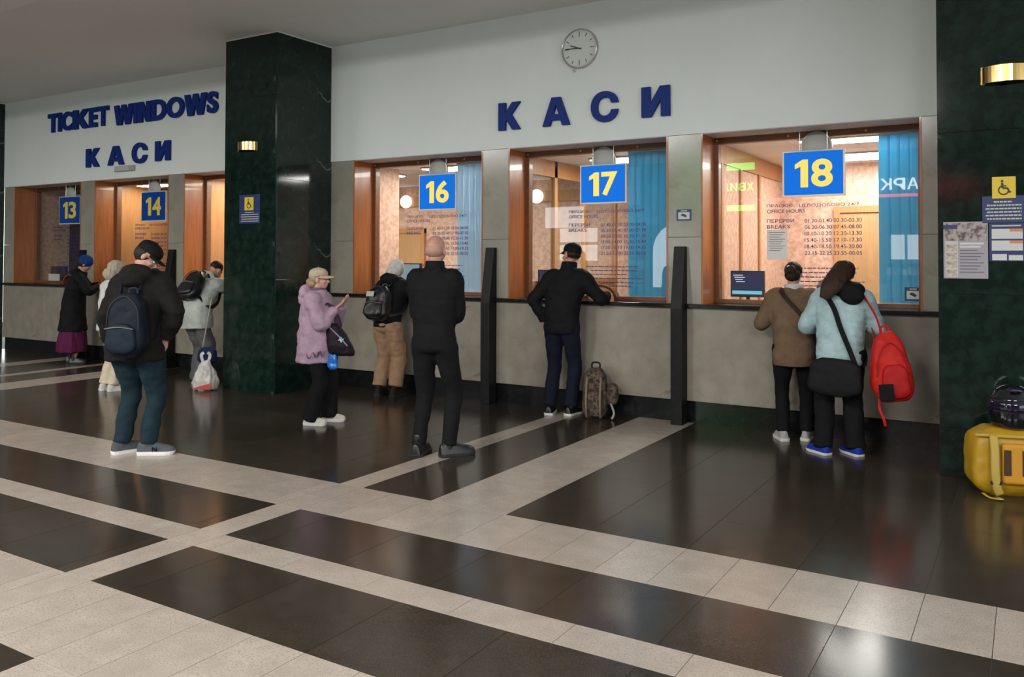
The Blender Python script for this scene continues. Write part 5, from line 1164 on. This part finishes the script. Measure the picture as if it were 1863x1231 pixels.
# ------------------------------------------------------------------ luggage on the floor
M_CAMO = mat('camouflage_cloth', (0.050, 0.031, 0.019), 0.85, mix=(0.105, 0.072, 0.046), scale=18, detail=3, ramp=(0.47, 0.53), speck=(0.016, 0.011, 0.008), sscale=30, bump=0.2, bscale=200)
g = G(1088, 757)
cp_ = thing('camouflage_backpack', 'brown camouflage backpack standing on the floor against the counter', 'backpack', (g.x, g.y-0.06, 0), 0.30)
bagbody('bag_body', (0.27, 0.20, 0.50), M_CAMO, cp_, taper=0.25, wr=0.010)
bagbody('front_pocket', (0.20, 0.09, 0.26), M_CAMO, cp_, c=(0, -0.12, 0.03), taper=0.1, wr=0.006)
bagbody('side_pocket', (0.12, 0.15, 0.22), M_CAMO, cp_, c=(0.17, 0.0, 0.13), taper=0.15, wr=0.008)
MB().tube([(-0.04, 0.03, 0.49), (-0.035, 0.03, 0.545), (0.035, 0.03, 0.545), (0.04, 0.03, 0.49)], 0.009, 8, fine=4).build('carry_handle', C_DKCOAT, cp_, smooth=True)
for x in (-0.07, 0.07): tape([(x, -0.10, 0.42), (x, -0.165, 0.27), (x, -0.175, 0.10), (x, -0.12, 0.01)], 0.022, 0.006, mat('webbing', (0.16, 0.12, 0.08), 0.8), 'webbing_strap', cp_, up=(0, 1, 0))
tape([(0.16, -0.06, 0.16), (0.20, -0.10, 0.07), (0.18, -0.12, 0.012)], 0.022, 0.005, mat('pale_webbing', (0.30, 0.27, 0.22), 0.8), 'loose_strap', cp_, up=(0, 1, 0))

g = G(1822, 903)
M_YEL = mat('yellow_nylon', (0.44, 0.26, 0.010), 0.45, mix=(0.37, 0.20, 0.007), scale=5, bump=0.35, bscale=14)
M_YELD = mat('yellow_webbing', (0.40, 0.29, 0.05), 0.7, bump=0.2, bscale=200)
yb = thing('delivery_backpack', 'large yellow delivery backpack on the floor against the pillar', 'backpack', (-0.145, -1.20, 0), 0.30)
bagbody('bag_body', (0.50, 0.32, 0.455), M_YEL, yb, taper=0.03, e=0.25, wr=0.010, ws=6)
pk = MB().box((-0.085, -0.205, 0.10), (0.085, -0.155, 0.37)).build('back_padding', mat('orange_yellow_pad', (0.50, 0.23, 0.01), 0.6), yb, bevel=0.02, seg=3)
for x in (-0.13, 0.13):
    tape([(x, -0.165, 0.42), (x*1.02, -0.205, 0.33), (x*1.05, -0.225, 0.20), (x*0.98, -0.22, 0.09), (x*0.80, -0.20, 0.03)], 0.055, 0.016, M_YELD, 'shoulder_strap', yb, up=(0, 1, 0))
    MB().box((x-0.035, -0.228, 0.10), (x+0.035, -0.212, 0.125)).build('strap_buckle', M_BLKP, yb, bevel=0.003)
for x in (-0.055, 0.055): MB().box((x-0.022, -0.210, 0.16), (x+0.022, -0.200, 0.33)).build('dark_mesh_strip', mat('dark_mesh', (0.05, 0.02, 0.01), 0.8), yb, bevel=0.003)
tape([(-0.24, -0.155, 0.415), (0, -0.175, 0.415), (0.24, -0.155, 0.415)], 0.02, 0.006, M_YELD, 'edge_piping', yb, up=(0, 1, 0))
tape([(-0.20, -0.17, 0.03), (-0.17, -0.23, 0.015), (-0.10, -0.24, 0.012), (-0.12, -0.19, 0.012)], 0.024, 0.005, M_YELD, 'loose_strap', yb, up=(0, 0, 1))
hl = thing('motorcycle_helmet', 'glossy black helmet with dark violet visor on the yellow backpack', 'helmet', (-0.115, -1.17, 0.450), 0.2)
hl.scale = (1.2, 1.1, 1.22)
M_HEL = mat('glossy_black_shell', (0.006, 0.006, 0.008), 0.08, coat=0.6); M_VIS = mat('violet_visor', (0.008, 0.005, 0.020), 0.06, coat=0.5)
mb = MB(); rs = []
for z, rx, ry in ((0.0, 0.095, 0.115), (0.015, 0.112, 0.130), (0.06, 0.122, 0.142), (0.12, 0.125, 0.146), (0.17, 0.116, 0.136), (0.21, 0.09, 0.106), (0.235, 0.05, 0.06), (0.243, 0.01, 0.012)):
    rs.append([(rx*math.cos(2*PI*j/28), -0.01+ry*math.sin(2*PI*j/28), z) for j in range(28)])
link('shell', remesh(MB().rings(rs), 0.008, 3, name='shell'), M_HEL, hl)
rs = []
for z, f in ((0.095, 1.015), (0.115, 1.035), (0.14, 1.03), (0.165, 1.01)):
    rs.append([(0.125*f*(1 if z < 0.15 else 0.96)*math.sin(a), -0.01-0.146*f*(1 if z < 0.15 else 0.96)*math.cos(a), z) for a in [(-75+150*j/14)*PI/180 for j in range(15)]])
vs = [p_ for r_ in rs for p_ in r_]; fs = [(i*15+j, i*15+j+1, (i+1)*15+j+1, (i+1)*15+j) for i in range(3) for j in range(14)]
o = MB().add(vs, fs).build('visor', M_VIS, hl, smooth=True); sm = o.modifiers.new('solid', 'SOLIDIFY'); sm.thickness = 0.004
MB().tube([(-0.03, -0.12, 0.215), (0, -0.135, 0.222), (0.03, -0.12, 0.215)], [(0.008, 0.016)]*3, 8, up=(0, 0, 1)).build('top_vent', mat('violet_vent', (0.04, 0.02, 0.09), 0.2), hl, smooth=True)
for k in range(4): MB().box((0.055+0.014*k, -0.125+0.016*k, 0.185-0.018*k), (0.067+0.014*k, -0.118+0.016*k, 0.195-0.018*k)).build('pale_decal', mat('pale_decal', (0.5, 0.5, 0.52), 0.4), hl)
